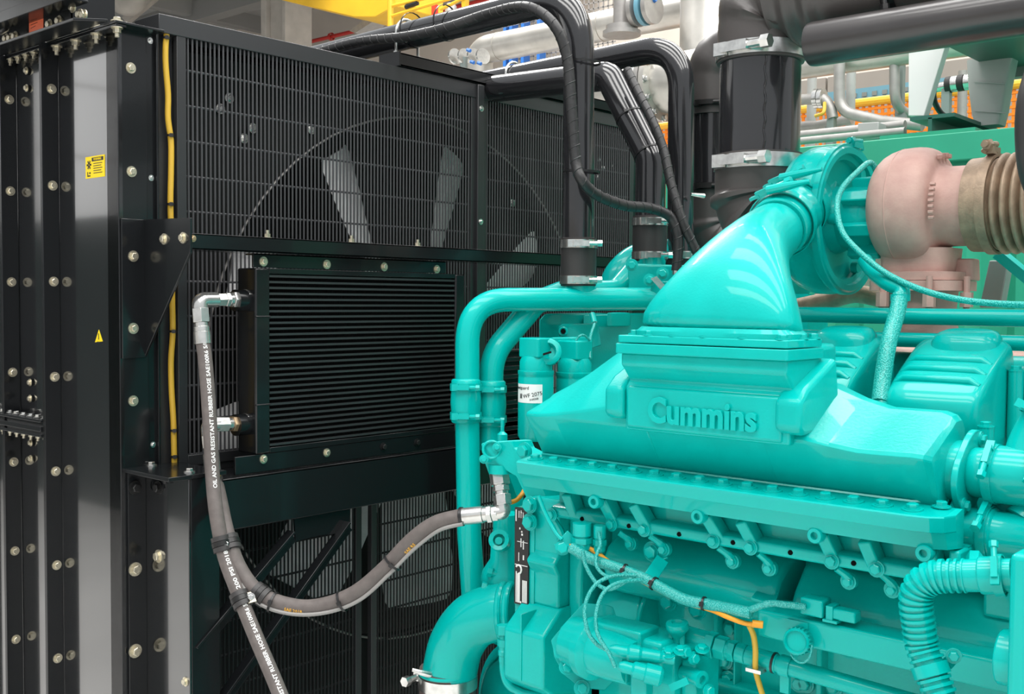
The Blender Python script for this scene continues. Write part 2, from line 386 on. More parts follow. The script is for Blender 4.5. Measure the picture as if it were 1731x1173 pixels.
p = MB(); p.box((cc.x-.0012, -.0012, cc.z-.004), (cc.x+.0012, -.0004, cc.z+.010)); p.box((cc.x-.007, -.0012, cc.z-.011), (cc.x+.007, -.0004, cc.z-.009)); part('label_symbols', p, m_ink, st)
# lifting channel on top, left
ch = thing('lifting_channel', 'black steel channel with bolted web and orange sticker on top of the radiator corner', 'beam', (-.3, -.03, 2.19))
Yc = -.050
p = MB(); p.box((-1.0, Yc, 2.184), (-.100, Yc+.006, 2.40)); part('web', p, m_black, ch, bevel=.001)
p = MB(); p.prism([(-1.0, Yc-.05, 2.184), (.0, Yc-.05, 2.184), (.045, Yc, 2.184), (.045, Yc+.004, 2.184), (-1.0, Yc+.004, 2.184)], (0, 0, .006)); part('lower_flange', p, m_black, ch, bevel=.001)
p = MB(); p.prism([(-.085, Yc-.06, 2.2), (-.085, Yc+.008, 2.2), (-.118, Yc+.008, 2.2), (-.118, Yc-.06, 2.2)], (0, 0, .007)); 
p = MB(); p.box((-1.0, Yc-.045, 2.236), (-.03, Yc, 2.241)); p.box((-1.0, Yc-.048, 2.236), (-.03, Yc-.044, 2.262)); part('stiffener_angle', p, m_black, ch, bevel=.001)
p = MB(); p.box((-.108, Yc, 2.202), (-.100, Yc+.10, 2.40)); part('end_plate', p, m_black, ch)
for u, v in ((15, 36), (25, 35), (86, 13), (102, 7), (85, 42), (101, 36), (136, 25), (143, 26), (12, 66), (19, 65), (27, 62), (124, 12)):
    bolt(px(u, v, Y=Yc), -Y_, .0085, ch)
a = px(49, 26, Y=Yc-.001); b = px(73, 57, Y=Yc-.001)
st = part('sticker', MB().prism([px(49, 26, Y=Yc-.001), px(73, 17, Y=Yc-.001), px(73, 49, Y=Yc-.001), px(49, 58, Y=Yc-.001)], (0, .001, 0)), m_label_o, ch, label='bright orange sticker')
p = MB()
for i in range(3): 
    q0, q1 = px(52, 37+i*5.5, Y=Yc-.0014), px(66-3*i, 32+i*5.8, Y=Yc-.0014); p.bar(q0, q1, .0012, .0006)
part('sticker_lines', p, m_ink, st)
p = MB().tube([px(20, 24+0, Y=Yc-.004)+V(0,0,.0), px(10, 50, Y=Yc-.03), px(0, 56, Y=Yc-.05), px(-20, 58, Y=Yc-.06)], .006, 8); part('wire_loop', p, m_steel, ch)
# ------------------------------------------------------------------ fan and shroud behind the guards
fan = thing('cooling_fan', 'big grey cooling fan with broad blades behind the black radiator guard', 'fan', (-.21, 1.06, 1.36))
FC = V(-.20, 1.06, 1.36)
part('hub', MB().lathe([(.02, .07), (.13, .06), (.16, .03), (.16, -.05), (.02, -.06)], FC, X_, 32), m_alu, fan)
for k in range(9):
    t = math.radians(114-40*k); rad_d = V(0, math.cos(t), math.sin(t)); tan = V(0, -math.sin(t), math.cos(t)); rings = []
    for i, (r, ch_, tw) in enumerate([(.15, .085, 48), (.30, .095, 42), (.45, .105, 36), (.58, .115, 31), (.69, .110, 27), (.715, .095, 26)]):
        tw = math.radians(tw); c = (tan*math.cos(tw)+X_*math.sin(tw)); n = (X_*math.cos(tw)-tan*math.sin(tw)); o = FC+rad_d*r
        rings.append([o+c*(ch_*s)+n*(.012*(1-s*s)+e) for s, e in ((-1, .0), (-.5, .004), (0, .004), (.5, .004), (1, 0), (.5, -.004), (0, -.004), (-.5, -.004))])
    part('blade', MB().loft(rings), m_alu, fan, smooth=50)
sh = thing('fan_shroud', 'black fan shroud plate with a large round opening behind the guard', 'shroud', (-.15, 1.06, .6))
ring = []; n = 48; pts = []
p = MB(); Rr = .775
inner = [V(-.12, FC.y+Rr*math.cos(2*math.pi*k/n), FC.z+Rr*math.sin(2*math.pi*k/n)) for k in range(n)]
def sq(k):
    t = 2*math.pi*k/n; c, s = math.cos(t), math.sin(t); hy, hz0, hz1 = .975, FC.z-.35, 2.195-FC.z
    f = min(hy/abs(c) if abs(c) > 1e-6 else 9, (hz1/s if s > 1e-6 else (.9/-s if s < -1e-6 else 9))); return V(-.12, FC.y+c*f, FC.z+s*f)
outer = [sq(k) for k in range(n)]
lip = [v+V(-.06, 0, 0) for v in inner]
p.loft([outer, inner, lip], False, False); part('shroud_plate', p, m_core, sh, smooth=30)
part('rim', MB().ring((-.116, FC.y, FC.z), X_, Rr, .0032, 64, 8), m_galv, sh)
for u, v in ((372, 184), (387, 166), (412, 234), (427, 217), (526, 219), (1010, 300), (1020, 284), (1013, 270), (1036, 282), (866, 343)):
    q = px(u, v, X=-.114); bolt(q, X_, .0085, sh, m_steel)
# ------------------------------------------------------------------ guards
def guard(y0, y1, z0, z1, label, x=.0, fr=.024, top=.03, pitch=.0119, rows=None, wm=None):
    wm = wm or m_wire
    g = thing('fan_guard', label, 'guard', (x, (y0+y1)/2, z0), 'wire guards on the radiator face')
    p = MB()
    if fr:
        p.box((x-.012, y0, z0), (x+.004, y0+fr, z1)); p.box((x-.012, y1-fr, z0), (x+.004, y1, z1)); p.box((x-.012, y0+fr, z1-top), (x+.004, y1-fr, z1)); p.box((x-.012, y0+fr, z0), (x+.004, y1-fr, z0+fr))
        part('frame', p, m_satin, g, bevel=.001)
    y = y0+fr+pitch*.6; p = MB()
    while y < y1-fr:
        p.tube([(x, y, z0+fr*.5), (x, y, z1-top+.003)], .0025, 6, False); y += pitch
    w = part('wire', p, wm, g); w['kind'] = 'stuff'
    for z in rows:
        if z0 < z < z1: part('cross_wire', MB().tube([(x-.004, y0+.004, z), (x-.004, y1-.004, z)], .0030, 6), wm, g)
    return g
rows = [2.123-.0812*i for i in range(25)]
g1 = guard(.144, 1.146, 1.205, 2.228, 'left wire guard with fan blades showing behind it, beside the yellow cable', rows=rows)
g2 = guard(1.165, 1.955, 1.205, 2.228, 'right wire guard behind the bent black coolant pipes', rows=rows)
p = MB(); p.box((-.02, 1.140, 1.0), (.014, 1.168, 2.235)); po = tag(part('guard_post', p, m_satin, None, bevel=.0015), 'black upright strip with small bolts between the two wire guards', 'post')
for z in (2.165, 1.83): bolt((.014, 1.154, z), X_, .006, po, m_steel, name='bolt')
p = MB(); p.box((-.02, .10, 1.17), (.0, 1.96, 1.205)); part('cross_rail', p, m_satin, rad)
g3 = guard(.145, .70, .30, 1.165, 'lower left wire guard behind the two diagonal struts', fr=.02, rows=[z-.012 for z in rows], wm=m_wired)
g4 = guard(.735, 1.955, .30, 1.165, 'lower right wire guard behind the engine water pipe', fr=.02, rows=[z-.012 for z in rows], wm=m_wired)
# ------------------------------------------------------------------ beam carrying the oil cooler, with its gusset
gb = thing('gusset_bracket', 'black triangular bracket bolted to the radiator edge, holding the upper cross beam', 'bracket', (.05, .06, 1.45))
def Q(u, v): return px(u, v, Y=.058)
p = MB(); p.box((.0, .004, 1.462), (.005, .060, 1.772)); part('flange', p, m_black, gb, bevel=.001)
p = MB(); p.prism([Q(238, 371), Q(321, 368), Q(321, 426), Q(244, 603), Q(238, 603)], (0, .006, 0)); part('web', p, m_black, gb, bevel=.001)
for v in (433, 555): bolt(px(225, v, X=.005), X_, .0080, gb)
for u, v in ((278, 404), (310, 402)): bolt(Q(u, v), -Y_, .0080, gb)
p = MB(); p.box((.100, .066, 1.7015), (.185, 2.0, 1.7060)); p.box((.180, .066, 1.7015), (.185, 2.0, 1.7365)); p.box((.100, .066, 1.7320), (.185, 2.0, 1.7365))
be = tag(part('cross_beam', p, m_black, None, bevel=.0012), 'black channel beam crossing the radiator face above the finned oil cooler', 'beam')
for u, v in ((452, 399), (594, 405), (706, 411)):
    q = px(u, v, X=.15); put('nut', nutstud_me(.0075, m_zinc), (.15, q.y, 1.7365), Z_, be)
bolt(px(326, 403, X=.186), X_, .005, be, m_brass)
# lower box bracket
lb = thing('lower_bracket', 'black boxed steel leg under the yellow cable, bolted to the radiator edge', 'bracket', (.08, .06, .0))
p = MB(); p.box((.0, .014, 0), (.006, .060, 1.212)); part('flange', p, m_black, lb, bevel=.001)
p = MB(); p.box((.006, .058, 0), (.180, .064, 1.206)); part('web', p, m_gloss, lb, bevel=.0012); p = MB(); p.box((.174, .064, 0), (.180, .135, 1.206)); part('return_flange', p, m_black, lb, bevel=.0012)
p = MB(); p.box((-.002, .006, 1.207), (.186, .150, 1.216)); part('top_plate', p, m_black, lb, bevel=.001)
for v in (824, 962, 1100): bolt(px(228, v, X=.006), X_, .0105, lb, m_dark_bolt if v < 900 else m_zinc, washer=1.5)
for u, v, m in ((269, 824, m_dark_bolt), (269, 940, m_zinc), (314, 1152, m_zinc)): bolt(px(u, v, Y=.058), -Y_, .0100 if v < 1000 else .007, lb, m, washer=1.5)
for u, v in ((256, 787), (320, 798)): bolt(px(u, v, Z=1.216), Z_, .008, lb, m_steel)
for y0, z in ((.03, 1.16),): put('hanging_nut', nutstud_me(.0075, m_dark_bolt), (.10, .05, 1.207), -Z_, lb)
lbm = thing('lower_beam', 'deep black beam across the radiator face below the finned oil cooler', 'beam', (.15, 1.0, 1.07))
p = MB(); p.box((.172, .137, 1.078), (.180, 2.0, 1.196)); p.box((.04, .137, 1.188), (.180, 2.0, 1.196)); part('channel', p, m_black, lbm, bevel=.003)
p = MB(); p.box((.04, .137, 1.078), (.172, 2.0, 1.084)); part('bottom_flange', p, m_black, lbm)
p = MB(); p.prism([px(498, 878, X=.165), px(592, 858, X=.165), px(588, 900, X=.165), px(540, 905, X=.165), px(500, 915, X=.165)], (-.006, 0, 0)); part('strut_plate', p, m_black, lbm)
for (a, b) in (((588, 888), (372, 1190)), ((494, 905), (330, 1100))):
    A, B = px(*a, X=.16), px(*b, X=.16); d = (B-A).normalized(); s = X_.cross(d); p = MB()
    p.obox((A+B)/2, d, (B-A).length/2, s, .017, X_, .003); p.obox((A+B)/2-s*.017+X_*.011, d, (B-A).length/2, X_, .014, s, .003)
    tag(part('diagonal_strut', p, m_black, None, bevel=.001), 'black diagonal angle strut nearest the hoses, below the lower beam' if a[0] > 550 else 'upper left black diagonal strut, the shorter of the two below the lower beam', 'strut')
# ------------------------------------------------------------------ oil cooler
oc = thing('oil_cooler', 'black finned oil cooler hung on the radiator face between two beams', 'cooler', (.10, .6, 1.22))
xF = .165
TL, TR, BL, BR = px(430, 455, X=xF), px(782, 490, X=xF), px(430, 762, X=xF), px(785, 730, X=xF)
yl, yr, zt, zb = TL.y, TR.y, 1.667, 1.240
yl1 = px(455, 600, X=xF).y; yr0 = px(768, 600, X=xF).y
p = MB(); p.box((.098, yl, zb), (xF+.004, yl1, zt)); part('end_tank', p, m_black, oc, bevel=.004)
p = MB(); p.box((.098, yr0, zb), (xF+.004, yr0+.035, zt)); part('end_tank', p, m_black, oc, bevel=.004)
p = MB(); p.box((.10, yl1, zb), (xF-.012, yr0, zt)); part('core', p, m_core, oc)
for z in (zt-.006, zb+.006): part('core_rail', MB().box((.065, yl1, z-.006), (xF+.002, yr0, z+.006)), m_black, oc, bevel=.001)
nf = 30; tb = None
for i in range(nf):
    z = zb+.018+(zt-zb-.036)*i/(nf-1)
    if tb is None:
        tb, c = mesh('cooler_tube', MB().box((xF-.012, yl1, z-.0026), (xF, yr0, z+.0026)), m_satin, 0)
    o = _link('cooler_tube', tb, (c.x, c.y, z), oc)
p = MB()
for i in range(nf-1):
    z0 = zb+.018+(zt-zb-.036)*i/(nf-1)+.0026; z1 = z0+(zt-zb-.036)/(nf-1)-.0052; k = int((yr0-yl1)/.0056)
    for j in range(k):
        y = yl1+(yr0-yl1)*j/k; y2 = yl1+(yr0-yl1)*(j+.5)/k
        p.add([(xF-.005, y, z0), (xF-.012, y, z0), (xF-.012, y2, z1), (xF-.005, y2, z1)], [(0, 1, 2, 3)])
        p.add([(xF-.005, y2, z1), (xF-.012, y2, z1), (xF-.012, yl1+(yr0-yl1)*(j+1)/k, z0), (xF-.005, yl1+(yr0-yl1)*(j+1)/k, z0)], [(0, 1, 2, 3)])
f = part('fin', p, m_core, oc, smooth=0); f['kind'] = 'stuff'
a, b = px(428, 432, X=xF), px(754, 465, X=xF)
p = MB(); p.box((xF-.006, a.y, 1.668), (xF, b.y, 1.700)); p.box((xF-.03, a.y, 1.696), (xF, b.y, 1.700)); part('mounting_strip', p, m_black, oc, bevel=.001)
for u, v in ((445, 442), (552, 447), (649, 451), (738, 455)): bolt(px(u, v, X=xF), X_, .0073, oc)
p = MB(); p.box((xF-.006, a.y-.05, 1.198), (xF, b.y+.08, 1.239)); part('mounting_strip', p, m_black, oc, bevel=.001)
for u, v, m in ((445, 776, m_zinc), (552, 765, m_zinc), (648, 755, m_dark_bolt), (705, 748, m_dark_bolt)): bolt(px(u, v, X=xF), X_, .0068, oc, m)
for z in (px(440, 535, X=xF).z, px(440, 684, X=xF).z): part('weld_bead', MB().tube([(xF+.004, yl, z), (xF+.004, yl1, z)], .002, 6), m_black, oc)
for v in (508, 716): 
    q = px(425, v, X=.132); part('port', MB().cyl((.132, yl+.002, q.z), (.132, yl-.030, q.z), .025, n=24), m_black, oc)
# ================================================================== engine
def teal(name, mb, label, cat, m=None, bevel=0, group=None, **k):
    return tag(part(name, mb, m or m_teal, None, bevel=bevel, **k), label, cat, group)
# ---- block and gear housing
bl = thing('engine_block', 'teal engine block under the ribbed intake housing, mostly in shade', 'engine', (1.5, 1.0, 0))
p = MB(); p.box((.93, .53, .0), (2.6, 1.5, 1.30)); part('crankcase', p, m_cast, bl, bevel=.006)
p = MB(); p.box((.93, .50, .55), (2.4, .54, .90)); p.box((.93, .475, .86), (2.4, .54, .885)); part('side_rail', p, m_cast, bl, bevel=.004)
for x0, x1 in ((1.215, 1.224), (1.258, 1.262), (1.42, 1.43), (1.60, 1.61)): part('block_rib', MB().box((x0, .505, .6), (x1, .54, 1.06)), m_cast, bl, bevel=.002)
for u, v in ((1237, 1062), (1232, 1148), (1226, 1116), (1352, 1155), (1362, 1155), (1410, 1160)): bolt(px(u, v, Y=.528), -Y_, .011, bl, m_teal)
for x0, x1, z0, z1 in ((1.02, 1.385, 1.035, 1.165), (1.41, 1.86, 1.02, 1.165)):
    prof = [(.54, z0), (.47, z0), (.445, z0+.012), (.425, z0+.045), (.42, z0+.070), (.435, z0+.095), (.470, z1-.012), (.54, z1)]
    p = MB(); p.loft([[(x, y, z) for y, z in prof] for x in (x0, x1)]); o = part('side_cover', p, m_teal, bl, bevel=.010, seg=3, smooth=60)
for u, v in ((1131, 1016), (1180, 1030)): bolt(px(u, v, Y=.455), -Y_, .012, bl, m_teal)
gh = thing('gear_housing', 'teal front gear housing beside the black data plate', 'housing', (.88, .5, 0))
def step(x0, x1, prof, name='casting', m=None, bv=.006, par=None):
    p = MB(); p.loft([[(x, y, z) for y, z in prof] for x in (x0, x1)]); return part(name, p, m or m_cast, par or gh, bevel=bv, seg=3)
step(.859, .932, [(.40, 1.21), (.40, 1.10), (.385, 1.085), (.40, 1.06), (.40, .995), (.62, .995), (.62, 1.21)], 'upper_housing')
step(.838, .940, [(.40, .998), (.345, .955), (.345, .855), (.40, .815), (.40, .0), (.62, .0), (.62, .998)], 'lower_housing')
step(.932, .965, [(.43, 1.20), (.43, .93), (.50, .90), (.50, .0), (.62, .0), (.62, 1.20)], 'housing_flange')
part('front_cover', MB().box((.72, .62, 0), (.932, 1.5, 1.25)), m_cast, gh, bevel=.01)
part('joint_line', MB().box((.884, .343, .86), (.887, .40, .99)), m_cast, gh)
# data plate
dp = thing('data_plate', 'narrow black data plate with white print on the teal gear housing', 'plate', px(881, 1000, Y=.398))
a, b = px(871.5, 857, Y=.396), px(893.5, 1025, Y=.396)
a2 = V(a.x, .396, a.z); p = MB(); p.box((a.x, .394, b.z), (b.x, .400, a.z)); part('plate', p, m_ink, dp)
part('plate_backing', MB().box((a.x-.001, .398, b.z-.03), (b.x+.012, .42, a.z+.0)), m_cast, dp)
wd_, hh = b.x-a.x, a.z-b.z; p = MB()
def dpr(x0, x1, z0, z1): p.box((a.x+wd_*x0, .3932, a.z-hh*z1), (a.x+wd_*x1, .3945, a.z-hh*z0))
for x0, x1, z0, z1 in ((.08, .14, .02, .14), (.3, .34, .03, .10), (.45, .48, .02, .10), (.6, .64, .04, .12), (.35, .42, .20, .22), (.5, .6, .26, .28), (.2, .95, .345, .350), (.45, .50, .31, .40), (.62, .68, .33, .42), (.3, .34, .46, .55), (.62, .7, .48, .53), (.05, .95, .585, .592),
                       (.12, .18, .66, .98), (.22, .34, .68, .98), (.36, .42, .68, .98), (.60, .68, .74, .97), (.72, .80, .74, .97), (.84, .92, .74, .97)): dpr(x0, x1, z0, z1)
part('plate_print', p, m_white, dp)
p = MB(); c0 = V(a.x+wd_*.32, .3938, a.z-hh*.635); rr = wd_*.2
p.tube([c0+V(rr*math.cos(t), 0, rr*1.2*math.sin(t)) for t in [math.radians(150-30*i) for i in range(9)]], wd_*.06, 6); part('plate_emblem', p, m_white, dp)
p = MB()
for x, z in ((.5, .04), (.5, .97), (.55, .24)): p.cyl((a.x+wd_*x, .3945, a.z-hh*z), (a.x+wd_*x, .3925, a.z-hh*z), .0022, n=8)
part('rivets', p, m_steel, dp)
# ---- intake (aftercooler) housing
ah = thing('intake_housing', 'long teal cast housing with raised lettering and a bolted lower flange', 'housing', (1.3, .45, 1.18))
def wing(st, name, back=.62):
    """stations: x, crease (y,z), top front (y,z), top z at the back"""
    rings = []
    for x, cy, cz, ty, tz in st:
        rings.append([(x, .36, 1.300), (x, cy+.001, min(cz, 1.386)-.003), (x, cy, cz), (x, cy+.004, cz+.006), (x, ty-.012, tz-.008), (x, ty, tz-.001), (x, ty+.012, tz), (x, back, tz), (x, back+.012, tz-.014), (x, back+.014, 1.300)])
    o = part(name, MB().loft(rings), m_cast, ah, smooth=22, bevel=.003)
    if name == 'right_wing':
        o.data.materials.append(m_rough)
        for i in range(len(st)-1): o.data.polygons[i*10+3].material_index = 1; o.data.polygons[i*10+4].material_index = 1
    return o
wing([(.925, .305, 1.384, .385, 1.418), (.960, .300, 1.386, .390, 1.436), (1.00, .300, 1.391, .405, 1.462), (1.05, .300, 1.399, .42, 1.500), (1.11, .300, 1.410, .42, 1.533), (1.20, .300, 1.42, .42, 1.54)], 'left_wing')
wing([(1.42, .300, 1.390, .40, 1.49), (1.49, .300, 1.388, .415, 1.462), (1.53, .300, 1.382, .420, 1.446), (1.575, .300, 1.377, .42, 1.435), (1.60, .300, 1.377, .42, 1.435), (1.655, .302, 1.378, .42, 1.435), (1.670, .310, 1.376, .42, 1.430), (1.677, .325, 1.372, .42, 1.422)], 'right_wing', .445)
p = MB(); p.loft([[(x, y, z) for y, z in [(.36, 1.30), (.30, 1.388), (.42, 1.53), (.50, 1.53), (.50, 1.30)]] for x in (1.12, 1.45)]); part('middle_body', p, m_cast, ah, bevel=.01, seg=3)
# tower: flange plate, overhang, lettered panel, corner posts
p = MB(); p.loft([[(x, y, z) for y, z in [(.287, 1.378), (.286, 1.452), (.296, 1.464), (.282, 1.480), (.272, 1.490), (.272, 1.512), (.395, 1.512), (.42, 1.378)]] for x in (1.166, 1.474)]); part('tower', p, m_cast, ah, bevel=.005, seg=3)
p = MB(); p.rbox((1.160, .262, 1.510), (1.480, .388, 1.527), .006); p.rbox((1.163, .265, 1.5285), (1.478, .386, 1.541), .006); part('top_flange', p, m_cast, ah, bevel=.0015)
for i, x in enumerate((1.175, 1.222, 1.272, 1.330, 1.400, 1.465)): bolt((x, .276 if i != 0 else .30, 1.541), Z_, .0075, ah, m_teal)
for y in (.33, .372): bolt((1.468, y, 1.541), Z_, .0075, ah, m_teal)
for x0, x1 in ((1.128, 1.166), (1.452, 1.496)):
    p = MB(); p.loft([[(x, y, z) for y, z in [(.288, 1.395), (.276, 1.405), (.276, 1.448), (.30, 1.468), (.40, 1.512), (.42, 1.395)]] for x in (x0, x1)]); part('corner_post', p, m_cast, ah, bevel=.008, seg=3)
p = MB(); p.loft([[(x, y, z) for y, z in [(.30, 1.376), (.282, 1.384), (.281, 1.452), (.30, 1.458)]] for x in (1.172, 1.462)]); part('letter_panel', p, m_cast, ah, bevel=.004)
l0, l1 = px(1097, 690, Y=.281), px(1281, 708, Y=.281)
t = text_mb('Cummins', .058, .0030, offset=.0013, bev=.0009); xs = [v.x for v in t.v]; k = (l1.x-l0.x)/(max(xs)-min(xs))
for v in t.v: v.x *= k
part('raised_lettering', orient(t, ((l0.x+l1.x)/2, .2795, (l0.z+l1.z)/2-.003), X_, Z_), m_cast, ah, smooth=30)
# right end: round neck and flange
e0, e1 = V(1.66, .43, 1.362), V(1.702, .43, 1.362)
NK = px(1640, 799, Y=.43); nz = NK.z; nx = NK.x
p = MB(); p.loft([superring((x, .43, zc), Y_, Z_, hy, hz, e, 32) for x, hy, hz, e, zc in ((1.62, .06, .040, 4, 1.352), (1.672, .066, .046, 3.5, 1.352), (nx-.030, .054, .047, 2.4, nz), (nx-.006, .052, .047, 2.2, nz))]); part('end_neck', p, m_cast, ah, smooth=60)
p = MB(); p.loft([superring((x, .43, nz), V(0, .8, .6), V(0, -.6, .8), .066, .052, 2.8, 28) for x in (nx-.006, nx+.004)]); part('end_flange', p, m_teal, ah, bevel=.0015)
for dy, dz in ((.030, .048), (-.036, -.044)): bolt((nx+.004, .43+dy, nz+dz), X_, .0078, ah, m_teal)
# lower flange with its bolts, rounded at the right end
FL = [(.36, 1.303), (.345, 1.304), (.286, 1.2985), (.2835, 1.2965), (.288, 1.2755), (.292, 1.2745), (.2935, 1.2725), (.306, 1.249), (.36, 1.246)]
rings = [[(x, y+dy*(1-min(1, (y-.28)/.08)), z) for y, z in FL] for x, dy in ((.915, .012), (.922, 0), (1.66, 0), (1.688, .006), (1.704, .020), (1.712, .045))]
part('lower_flange', MB().loft(rings), m_teal, ah, smooth=12)
for i in range(17): bolt((.943+.0445*i, .314, 1.3005), (0, -.10, 1), .0090, ah, m_teal, washer=1.7)
bolt((1.685, .345, 1.304), Z_, .0085, ah, m_teal, washer=1.6)
part('seal_lip', MB().tube([(.93, .350, 1.306), (1.64, .350, 1.306), (1.665, .37, 1.306)], .003, 6), m_teal, ah)
# ---- ribbed carrier below the flange
rc = thing('ribbed_carrier', 'teal ribbed casting with bolted ledge just under the housing flange', 'casting', (1.3, .4, 1.15))
p = MB(); p.box((.955, .372, 1.190), (1.715, .55, 1.247)); part('web', p, m_cast, rc)
p = MB(); p.loft([[(x, y, z) for y, z in [(.38, 1.214), (.352, 1.212), (.345, 1.208), (.346, 1.193), (.352, 1.189), (.40, 1.189)]] for x in (.955, 1.712)]); part('ledge', p, m_cast, rc, bevel=.003)
part('end_wall', MB().box((1.700, .335, 1.188), (1.716, .55, 1.246)), m_cast, rc, bevel=.004)
def onl(u, v, y=.344): return px(u, v, Y=y)
for i, (u0, v0, u1, v1) in enumerate([(945, 845, 970, 872), (1005, 848, 1040, 890), (1058, 855, 1098, 902), (1180, 873, 1218, 915), (1240, 878, 1275, 925), (1378, 905, 1410, 948), (1450, 912, 1480, 962), (1562, 935, 1580, 968)]):
    A, B = px(u0, v0, Y=.312), px(u1, v1, Y=.350); A.z = 1.244; p = MB(); p.bar(A+V(0, .03, 0), B+V(0, .012, 0), .021, .030, (0, 1, 0)); part('rib', p, m_cast, rc, bevel=.003)
    if i in (1, 3, 5, 7):
        s = MB(); c = px(u0, v0, Y=.306); s.lathe([(.0125, 0), (.0125, .014), (.0112, .016), (.006, .016), (.006, .008)], c+V(0, .012, 0), -Y_, 16); q = part('boss', s, m_teal, rc)
        part('boss_hole', MB().cyl(c+V(0, .006, 0), c+V(0, .003, 0), .0058, n=12), m_cast, q)
for u, v in ((933, 870), (1034, 886), (1089, 895), (1206, 914), (1269, 925), (1406, 948), (1482, 961)): bolt(onl(u, v), -Y_, .0085, rc, m_teal)
for u, v in ((984, 877), (1063, 889), (1148, 903), (1239, 917), (1336, 934), (1443, 952)): part('ledge_hole', MB().cyl(onl(u, v, .3455), onl(u, v, .3435), .0042, n=10), m_hole, rc)
for u, v, u1, v1 in ((933, 872, 952, 920), (1046, 900, 1068, 918), (1098, 905, 1124, 928), (1214, 925, 1240, 948), (1282, 935, 1302, 960), (1414, 960, 1436, 982), (1490, 970, 1510, 996)):
    A, B = px(u, v, Y=.352), px(u1, v1, Y=.372); p = MB(); path = crm([A, A.lerp(B, .5)+V(.006, .002, -.002), B], 5); p.tube(path, [.006]*4+[.0075]*(len(path)-5)+[.012], 8); p.lathe([(.013, 0), (.013, .009)], B+V(0, .004, 0), -Y_, 14)
    q = part('support_arm', p, m_teal, rc); bolt(B-V(0, .005, 0), -Y_, .0075, q, m_teal, washer=1.3)
# ---- plenum elbow and its coupling to the compressor
pe = thing('intake_elbow', 'glossy teal cast elbow narrowing upward from the lettered housing', 'elbow', (1.32, .33, 1.541))
secs = [(1215, 566, .325, 262, .052, 3.2), (1216, 545, .328, 254, .054, 3.0), (1226, 515, .340, 226, .060, 2.8), (1238, 480, .370, 176, .062, 2.5), (1256, 446, .425, 132, .062, 2.3), (1280, 416, .52, 108, .062, 2.0), (1302, 397, .62, 96, .056, 2.0), (1317, 383, .68, 92, .055, 2)]
cs = [px(u, v, Y=y) for u, v, y, *_ in secs]; rings = []
for i, (u, v, y, wpx, hb, e) in enumerate(secs):
    d = (cs[min(i+1, len(cs)-1)]-cs[max(i-1, 0)]).normalized() if i else Z_
    a = (X_-d*X_.dot(d)).normalized(); b = d.cross(a); ha = sz(wpx, depth(cs[i]))/2/max(.55, 1 if i > 4 else .86)
    if i > 5: ha = hb
    rings.append(superring(cs[i], a, b, ha, hb, e, 40))
o = part('casting', MB().loft(rings), m_cast, pe, smooth=70, sub=1)
foot = MB().loft([superring((cs[0].x, .325, z), X_, Y_, h, g, 3.6, 40) for z, h, g in ((1.541, .146, .058), (1.549, .146, .058), (1.556, .137, .054))]); part('foot', foot, m_cast, pe, smooth=30)
d1 = (cs[-1]-cs[-2]).normalized()
part('neck_bead', MB().ring(cs[-1]-d1*.012, d1, .054, .005, 32, 8), m_teal, pe)
cp = thing('boost_coupling', 'ribbed teal rubber coupling with two clamps at the top of the cast elbow', 'coupling', cs[-1])
n1 = cs[-1]; n2 = px(1360, 338, X=1.212); d2 = (n2-n1).normalized(); Lc = (n2-n1).length
prof = [(.056, -.012), (.058, 0)]+[(.060+.004*math.sin(i*1.05)**2, Lc*(.12+.76*i/12)) for i in range(13)]+[(.058, Lc), (.056, Lc+.012)]
part('sleeve', MB().lathe(prof, n1, d2, 32), m_teal, cp, smooth=60)
for s_, f in ((.10, (-.3, -.7, .7)), (.58, (-.3, -.7, .7))):
    hose_clamp('clamp_band', n1+d2*Lc*s_, d2, .064, .016, cp, m_teal, V(-.25, -.55, .8), 1.25)
    c = n1+d2*Lc*s_+V(-.01, -.04, .062); 
    part('clamp_spring', MB().tube([c, c+V(.045, .0, .006), c+V(.085, .004, .012)], [.009, .008, .004], 10), m_teal, cp)
# ---- turbocharger
tb = thing('turbocharger', 'teal turbocharger compressor with pink primed turbine housing on the right', 'turbocharger', (1.3, .9, 1.5))
TC = V(1.250, .90, 1.768)
prof = [(.055, -.14), (.060, -.135), (.062, -.10), (.085, -.085), (.118, -.075), (.142, -.055), (.152, -.03), (.153, .0), (.147, .012), (.150, .020), (.150, .034), (.146, .038), (.134, .038), (.133, .028), (.122, .026), (.120, .014), (.070, .008), (.062, .03), (.05, .032)]
part('compressor_housing', MB().lathe(prof, TC, X_, 56), m_cast, tb, smooth=40)
# scroll outlet
path = crm([n2-d2*.01, n2+d2*.03, V(1.205, .905, 1.850), V(1.200, .98, 1.855)], 7)
part('scroll_outlet', MB().tube(path, [.054+.006*min(1, i/8)-.0005*i for i in range(len(path))], 24), m_cast, tb, smooth=60)
b = part('vband', MB().band(TC+X_*.029, X_, .149, .012, .005, 56), m_teal, tb)
q = px(1446, 246, X=TC.x+.03); p = MB(); p.obox(q, Y_, .020, Z_, .006, X_, .008); p.cyl(q+V(0, -.035, .006), q+V(0, .028, .012), .005, n=10); p.hexp(q+V(0, -.012, .008), q+V(0, -.026, .006), .009); p.tube([q+V(.0, -.03, -.004), q+V(.0, -.015, .012), q+V(.0, .0, -.004)], .005, 8); p.tube([q+V(.0, .01, -.004), q+V(.0, .022, .012), q+V(.0, .034, -.006)], .005, 8)
part('vband_latch', p, m_teal, b)
BHc = TC+V(.05, 0, 0)
p = MB(); p.lathe([(.060, -.03), (.068, .0), (.066, .035), (.058, .05), (.060, .075), (.070, .085), (.070, .10)], BHc, X_, 28); part('bearing_housing', p, m_cast, tb, smooth=40)
